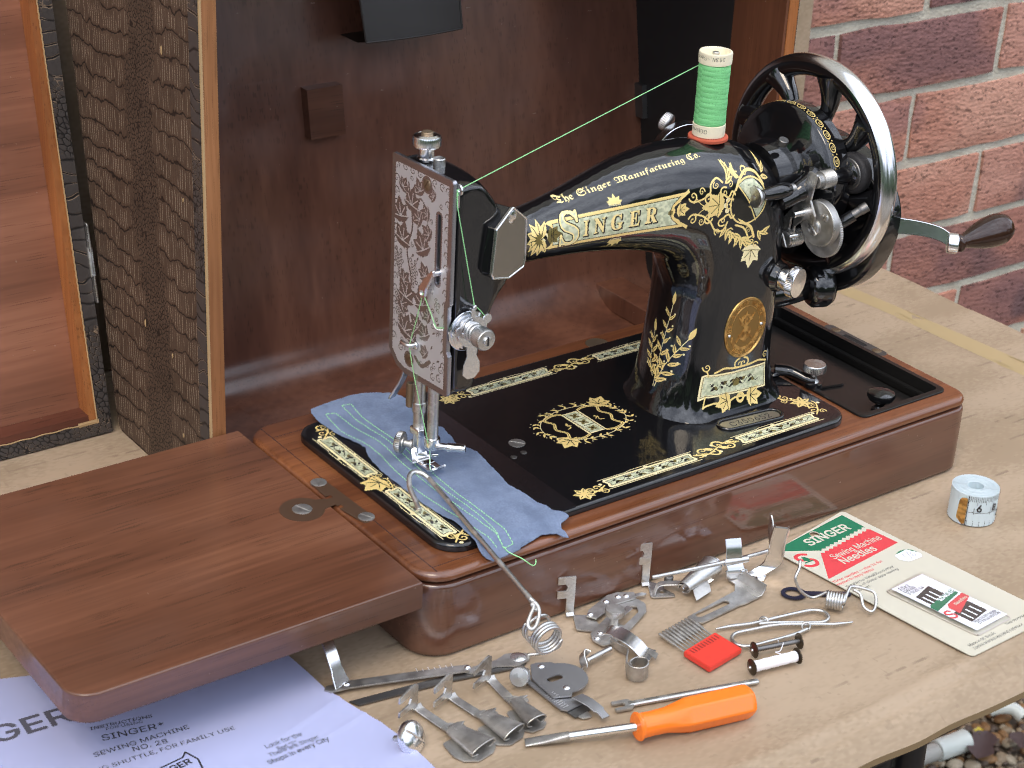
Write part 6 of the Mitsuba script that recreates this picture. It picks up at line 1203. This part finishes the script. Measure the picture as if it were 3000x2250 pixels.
bt0 = h0_+(tipp-h0_)*.6; dt = (tipp-bt0)/np.linalg.norm(tipp-bt0); bs2 = np.cross(dt, V3(0, 0, 1)); bs2 /= np.linalg.norm(bs2); bn2 = np.cross(bs2, dt)
def brect(c, a, b): t = np.arange(16)*2*pi/16; return c+bs2*(a*np.sign(np.cos(t))*np.abs(np.cos(t))**.6)[:, None]+bn2*(b*np.sign(np.sin(t))*np.abs(np.sin(t))**.6)[:, None]
put('tip', loft([brect(bt0, 2.4, 2.4), brect(bt0+dt*4, 2.6, 2.2), brect(bt0+dt*14, 3.4, 1.2), brect(tipp-dt*.4, 3.3, .55), brect(tipp, 3.2, .4)]), 'steel', sd, smooth=40)
# black flat key and the coiled thread spring
wk = thing('flat_key', 'small black flat key with an oval ring end', 'wrench')
put('key', plate(affinity.rotate(affinity.scale(ring2(234, -57.4, 8, 48), 1, .84), -35).union(line([(239, -60.6), (250, -68), (262, -75.6)], 4.6, 0)).difference(affinity.rotate(affinity.scale(ring2(233.6, -57, 4.6, 40), 1, .85), -35)), .4, 1.7, .4), 'blued', wk, smooth=30)
cw = thing('spring_wire_guide', 'bent steel wire guide with a tight coil, resting on the card', 'wire guide')
cA, cB = V3(240.5, -78.6, 6.4), V3(246.6, -86.4, 6.4); cd = (cB-cA)/np.linalg.norm(cB-cA); q1, q2, _ = frame(cd)
cl = [cA+(cB-cA)*t/(2*pi*6)+(q1*math.cos(t+1)+q2*math.sin(t+1))*4.8 for t in np.linspace(0, 2*pi*6.3, 150)]
put('wire', tube(np.vstack([spline([(229.6, -63.0, 29), (227, -65.6, 26), (222.6, -67.6, 21), (226, -68.6, 13), (231.4, -70, 7.4), (236.4, -72, 5.4), cl[0]], 6)[:-1], cl, spline([cl[-1], (252, -84.4, 12), (256.4, -83.4, 12.6), (262, -88, 11.6), (266.4, -92.6, 9.4), (263, -97.6, 5), (258.6, -99, 2.6), (256.6, -94, 4), (258.4, -88.6, 9), (256, -84.6, 11)], 6)[1:]]), .95, 10), 'nickel', cw, smooth=True)
# needle card
nc_ = thing('needle_card', 'cream needle packet card printed green and red with a clear blister', 'packet')
C00, C10, C01, C11 = V3(257.5, -15, 0), V3(331.9, -1.2, 0), V3(275.4, -164.2, 0), V3(352.3, -161.3, 0)
def card(u, v, z=.0):  # u across 0..1, v down 0..1
    u, v = np.asarray(u)[:, None], np.asarray(v)[:, None]; p = C00*(1-u)*(1-v)+C10*u*(1-v)+C01*(1-u)*v+C11*u*v
    p[:, 2] = 1.6+z+2.2*(np.clip(v[:, 0]-.75, 0, 1)*4)**2*.12*(1-.3*u[:, 0])+1.2*np.clip(.06-v[:, 0], 0, 1)*3; return p
def inv(x, y):  # world to card coordinates
    x, y = np.atleast_1d(x).astype(float), np.atleast_1d(y).astype(float); u, v = np.full(len(x), .5), np.full(len(x), .5)
    for _ in range(12):
        p = card(u, v); du = (C10-C00)[None]*(1-v)[:, None]+(C11-C01)[None]*v[:, None]; dv = (C01-C00)[None]*(1-u)[:, None]+(C11-C10)[None]*u[:, None]
        ex, ey_ = x-p[:, 0], y-p[:, 1]; det = du[:, 0]*dv[:, 1]-du[:, 1]*dv[:, 0]; u = u+(ex*dv[:, 1]-ey_*dv[:, 0])/det; v = v+(du[:, 0]*ey_-du[:, 1]*ex)/det
    return u, v
def wcard(z): return lambda x, y: card(*inv(x, y), z)
cp0 = rpoly([tuple(c[:2]) for c in (C00, C10, C11, C01)], 3); hole_ = ring2(294.4, -13.2, 3.1)
cp = cp0.difference(hole_); a, b = onto(cp, wcard(0), 6), onto(cp, wcard(-.6), 6); cr_ = []
for p in polys(cp):
    for r in [p.exterior, *p.interiors]:
        q = LineString(r.coords).segmentize(6); q = np.array(q.coords[:-1]); k = np.arange(len(q)); j = (k+1) % len(q); cr_.append(as_tm((np.vstack([wcard(0)(q[:, 0], q[:, 1]), wcard(-.6)(q[:, 0], q[:, 1])]), np.stack([k, len(q)+k, len(q)+j, j], -1))))
b.invert(); put('card', [a, b]+cr_, 'card_cream', nc_, smooth=30)
def W2(u, v): p = card(np.array([u]), np.array([v]))[0]; return (p[0], p[1])
def cpoly2(*uv): return Polygon([W2(u, v) for u, v in uv]).buffer(0)
zg = lambda P, Q, n=23: [(P[0]+(Q[0]-P[0])*k/n, P[1]+(Q[1]-P[1])*k/n+(1.7 if k % 2 else 0)) for k in range(n+1)]
put('green_print', onto(Polygon([(268.5, -13.1), (327.5, -5.0), (329.3, -24.4)]+zg((329.3, -24.7), (281.7, -31.0))+[(262.6, -18.2)]).buffer(0).difference(hole_.buffer(.2)), wcard(.05), 6), 'print_green', nc_, smooth=False)
put('red_print', onto(Polygon(zg((330.2, -28.0), (281.4, -33.9))+[(263.4, -57.6), (333.6, -49.4)]).buffer(0), wcard(.05), 6), 'print_red', nc_, smooth=False)
ca2 = math.degrees(math.atan2(3.2, 71))
def ctext(s, h, x, y, w, z=.1, mat='ink', ang=ca2, name='lettering', bold=0):
    g = tf(text_w(s, h, w, bold=bold), x, y, ang); put(name, onto(g, wcard(z), 5), mat, nc_, smooth=False)
ctext('SINGER', 7.4, 281.6, -22.6, 39, mat='card_cream', bold=3)
ctext('Sewing Machine', 5.6, 283.6, -42.8, 45, mat='card_cream', bold=1); ctext('Needles', 6.4, 285, -50.2, 31, mat='card_cream', bold=2)
ctext('Three needles \u2014 size 16 for', 2.3, 263, -63.0, 45, mat='print_red', bold=2); ctext('medium to heavy fabrics', 2.3, 263.2, -66.4, 33, mat='print_red', bold=2)
ctext('Suitable for SINGER and other', 2.1, 266.4, -71.2, 43, bold=1); ctext('makes of similar style sewing', 2.1, 266.6, -74.8, 43, bold=1); ctext('machines.', 2.1, 266.8, -78.2, 14, bold=1)
ctext('Made in Gt. Britain', 2.2, 282, -156.4, 24, bold=1); ctext('SINGER SEWING MACHINE COMPANY', 2.1, 282, -160.2, 46, bold=1); ctext('See reverse', 2.2, 319, -152.6, 18, bold=1)
eS = line([(271.6, -28.6), (268, -26.6), (264, -27.6), (263.2, -31), (266, -33.2), (270.6, -34.6), (272, -38), (269.6, -41), (265.4, -40.8), (262.6, -38.6)], 2.6)
put('red_emblem', onto(eS, wcard(.06), 4), 'print_red', nc_, smooth=False); put('emblem_figure', onto(unary_union([P_((265.4, -33.6), (267, -29.4), (269, -30.4), (270.4, -34), (268, -36)), sbox(264, -36.6, 271, -35.4)]), wcard(.08), 4), 'print_green', nc_, smooth=False)
oval = Polygon([(327.4+8*math.cos(t), -63.6+6.2*math.sin(t)) for t in np.linspace(0, 2*pi, 40)])
put('green_oval', onto(oval, wcard(.05), 5), 'print_green', nc_, smooth=False); put('price_sticker', onto(rpoly([(319.6, -59.6), (331.6, -58.4), (336.4, -66.4), (334, -70.2), (322.4, -69.8), (318.8, -65)], 2), wcard(.12), 5), 'card_white', nc_, smooth=False)
put('price_lettering', onto(unary_union([line([(324, -66), (325, -61.6)], .35, 0), line([(326.4, -68.4), (329.6, -60.4)], .35, 0), line([(332, -61.4), (330, -64), (330, -66.6), (331.8, -67), (332.4, -65.4), (330.4, -64.8)], .35)]), wcard(.16), 4), 'ink_pencil', nc_, smooth=False)
# blister and its label
B00, B10, B01 = V3(284, -88.2, 0), V3(315.6, -86, 0), V3(294.6, -150.4, 0)
def blis(u, v, z): return B00+(B10-B00)*u+(B01-B00)*v+V3(0, 0, z)
def bpoly(*uv): return Polygon([tuple(blis(u, v, 0)[:2]) for u, v in uv]).buffer(0)
def bz(z): return lambda x, y: np.stack([x, y, x*0+4.2+z], -1)
put('inner_label', onto(bpoly((.04, .02), (.97, .02), (.97, .98), (.04, .98)), bz(0), None), 'card_white', nc_, smooth=False)
bl = Art()
put('label_bars', onto(unary_union([bpoly((.14, .26), (.68, .20), (.68, .40), (.14, .44)), bpoly((.22, .66), (.80, .60), (.80, .82), (.22, .86))]).buffer(-.6).buffer(.6), bz(.05)), 'print_dark', nc_, smooth=False)
put('label_green', onto(bpoly((.04, .47), (.10, .44), (.92, .36), (.92, .455), (.04, .55)), bz(.08)), 'print_green', nc_, smooth=False); put('label_red', onto(bpoly((.30, .57), (.40, .525), (.97, .475), (.97, .56), (.30, .70)), bz(.08)), 'print_red', nc_, smooth=False)
put('label_needle', onto(unary_union([bpoly((u-.022, v), (u+.022, v), (u+.022, v+.135), (u-.022, v+.135)) for u, v in ((.24, .30), (.38, .285), (.52, .27), (.34, .70), (.50, .685), (.66, .67))]), bz(.10)), 'card_white', nc_, smooth=False)
ab = math.degrees(math.atan2(2.2, 31.6))
def btext(s, h, u, v, w, mat='ink_grey', z=.14, ang=ab, bold=1): p = blis(u, v, 0); put('lettering', onto(tf(text_w(s, h, w, bold=bold), p[0], p[1], ang), bz(z)), mat, nc_, smooth=False)
btext('SINGER', 3.2, .38, .455, 17, 'card_white', ang=ab+8, bold=4); btext('Needles', 2.6, .50, .59, 13, 'card_cream', ang=ab+8); btext('15x1', 3, .12, .10, 9); btext('(2020)', 2.4, .12, .15, 10); btext('3 SIZE 16', 2.2, .12, .20, 14)
btext('HEAVY DUTY WORK', 1.9, .25, .89, 21); btext('12 TO 30 COTTON', 1.9, .27, .93, 20)
Sb = tf(affinity.scale(eS, .52, .52, origin=(267.4, -34)), *(blis(.13, .66, 0)[:2]-np.array([267.4, -34.]))); put('label_emblem', onto(Sb, bz(.12)), 'print_red', nc_, smooth=False)
def bring(g0, z): return [np.r_[blis(u, v, 0)[:2], z] for u, v in g0]
bo_ = rr_ring(0, 1, 0, 1, .06, 0, 5); br = [[np.r_[blis(.5+(u-.5)*k, .5+(v-.5)*k, 0)[:2], z] for u, v in bo_] for k, z in ((1.06, 2.15), (1.0, 5.0), (.985, 5.5), (.95, 5.6))]
put('blister', loft(br), 'blister', nc_, smooth=40, label='clear raised plastic blister'); put('blister_edge', tube(np.array([np.r_[blis(.5+(u-.5)*1.05, .5+(v-.5)*1.03, 0)[:2], 2.3] for u, v in bo_]), .45, 6, True), 'blister_edge', nc_, smooth=True)
# tape measure
tp_ = thing('tape_measure', 'rolled pale blue tape measure with brass end tab', 'tape measure')
tcx, tcy, tr0, th_ = 404., -49., 15.8, 22.5
sp3 = [(tcx+r*math.cos(a), tcy+r*math.sin(a)) for a, r in ((t, tr0-.52*((t-math.radians(-158))/(2*pi)) if 0 else 5.4+(tr0-5.4)*(t/(2*pi*17.))) for t in np.linspace(0, 2*pi*17, 17*40))]
sp3 = np.array(sp3); rot_ = math.radians(-162); R2 = rotm((0, 0, 1), math.degrees(rot_))[:2, :2]; sp3 = (sp3-[tcx, tcy])@R2.T+[tcx, tcy]
k_ = len(sp3); zt2 = .3+th_-.25*np.abs(np.sin(np.arange(k_)*.013)); wall_ = np.concatenate([np.c_[sp3, np.full(k_, .3)], np.c_[sp3, zt2]])
nrm = sp3-[tcx, tcy]; nrm /= np.linalg.norm(nrm, axis=1, keepdims=True); in_ = sp3-nrm*.42
V_ = np.vstack([np.c_[sp3, np.full(k_, .3)], np.c_[sp3, zt2], np.c_[in_, zt2], np.c_[in_, np.full(k_, .3)]]); i2 = np.arange(k_-1)
F_ = np.vstack([np.stack([a*k_+i2, a*k_+i2+1, b*k_+i2+1, b*k_+i2], -1) for a, b in ((0, 1), (1, 2), (2, 3))])
put('tape', as_tm((V_, F_)), 'tape_vinyl', tp_, smooth=35)
put('core_fill', lathe([(5., .3), (5., 3)], (tcx, tcy, 0), (0, 0, 1), 20), 'matt_black', tp_)
def ontape(u, v): a = rot_+u/tr0; return np.stack([tcx+(tr0+.12)*np.cos(a), tcy+(tr0+.12)*np.sin(a), .3+v], -1)
marks = [sbox(2.4+k*1.15-.13, th_-(4.2 if k % 5 else 6.4), 2.4+k*1.15+.13, th_-.3) for k in range(34)]+[sbox(2.2, 10.2, 42, 10.5)]+[sbox(3+k*4.0-.14, .2, 3+k*4.0+.14, 4.2) for k in range(9)]+[sbox(6.5+k*11.4-.16, 9, 6.5+k*11.4+.16, 14.) for k in range(3)]+[sbox(2.0, .2, 2.4, th_-.2)]
put('tape_scale', onto(unary_union(marks), ontape, 2), 'ink', tp_, smooth=False)
for s, u, v, fl_ in (('6', 8.2, 11.4, 1), ('8', 19.6, 11.2, 1), ('3', 25.8, 5.4, -1)): put('tape_digit', onto(affinity.scale(tf(text2(s, 4.8, bold=3), u-.5, v), fl_, 1, origin=(u+1.2, v)), ontape, 2), 'ink', tp_, smooth=False)
put('end_tab', onto(rpoly([(-4.6, 4), (-3.8, 17), (-2.4, 19.4), (1.8, 20.6), (1.8, 1.2), (.2, .5)], 1.2), lambda u, v: ontape(u, v)+np.stack([np.cos(rot_+u/tr0), np.sin(rot_+u/tr0), u*0], -1)*.3, 2), 'brass', tp_, smooth=True)
# instruction leaflet
lf = thing('instruction_leaflet', 'white paper instruction leaflet lying half under the wooden flap', 'leaflet')
lp_ = Polygon([(-60, 58), (-59.4, 30), (-59, 7.7), (-54.2, -13.2), (-49, -33.6), (-47.4, -51), (-48.4, -93), (-50, -150), (-340, -150), (-340, 158), (-205, 112.5)])
def pz(x, y): return 1.3+3.0*np.clip((x+95)/45, 0, 1)**2*np.clip((70-y)/70, 0, 1)*(.6+.4*np.sin(y*.05))+.5*np.exp(-((y+12-.28*(x+90))/2.6)**2)*np.clip((x+120)/30, 0, 1)+.5*np.exp(-((y+30-.2*(x+90))/2.2)**2)*np.clip((x+100)/30, 0, 1)+.6*meshkit.noise(np.stack([x*.02, y*.03, x*0], -1))
put('paper', [onto(lp_, lambda x, y: np.stack([x, y, pz(x, y)], -1), 6), onto(lp_, lambda x, y: np.stack([x, y, pz(x, y)-.5], -1), 8)], 'paper', lf, smooth=True)
def ptext(s, h, x0, y0, x1, y1, mat='ink', bold=1):
    a = math.degrees(math.atan2(y1-y0, x1-x0)); g = tf(text_w(s, h, math.hypot(x1-x0, y1-y0), bold=bold), x0, y0, a); put('lettering', onto(g, lambda x, y: np.stack([x, y, pz(x, y)+.12], -1), 5), mat, lf, smooth=False)
ptext('INSTRUCTIONS', 2.5, -182, 43.4, -149.5, 36.2); ptext('FOR USING', 2.3, -175, 38.8, -156, 34.4, bold=0); ptext('SINGER*', 5.0, -180.6, 31.4, -148, 24.6, bold=0); ptext('SEWING MACHINE', 3.6, -189.8, 21.2, -137.6, 16.6, bold=0)
ptext('NO. 28', 3.8, -171, 14.6, -152.6, 11.6, bold=0); ptext('VIBRATING SHUTTLE, FOR FAMILY USE', 3.2, -216, 11.2, -117.4, 3.2, bold=0); ptext('SINGER', 14, -270, 62, -184.6, 56.6, 'ink_grey', bold=2)
ptext('Look for the', 3.4, -111.6, -20.4, -90, -20.4, bold=0); ptext('Red \u201cS\u201d', 3.2, -107, -25, -95.6, -25.2, bold=0); ptext('There are Singer', 3.2, -113.4, -27.4, -83.6, -27.2, bold=0); ptext('Shops in every City', 3.4, -117, -32.6, -80, -31.8, bold=1)
sh_ = Polygon([(-176, -1), (-171, -6), (-152, -3.6), (-149, -.4), (-146, -9), (-150, -30), (-172, -30), (-178, -10)])
put('shield_outline', onto(sh_.exterior.buffer(.5), lambda x, y: np.stack([x, y, pz(x, y)+.12], -1), 5), 'ink', lf, smooth=False); ptext('SINGER', 4.4, -173.6, -12.4, -149.6, -10.2, bold=3)
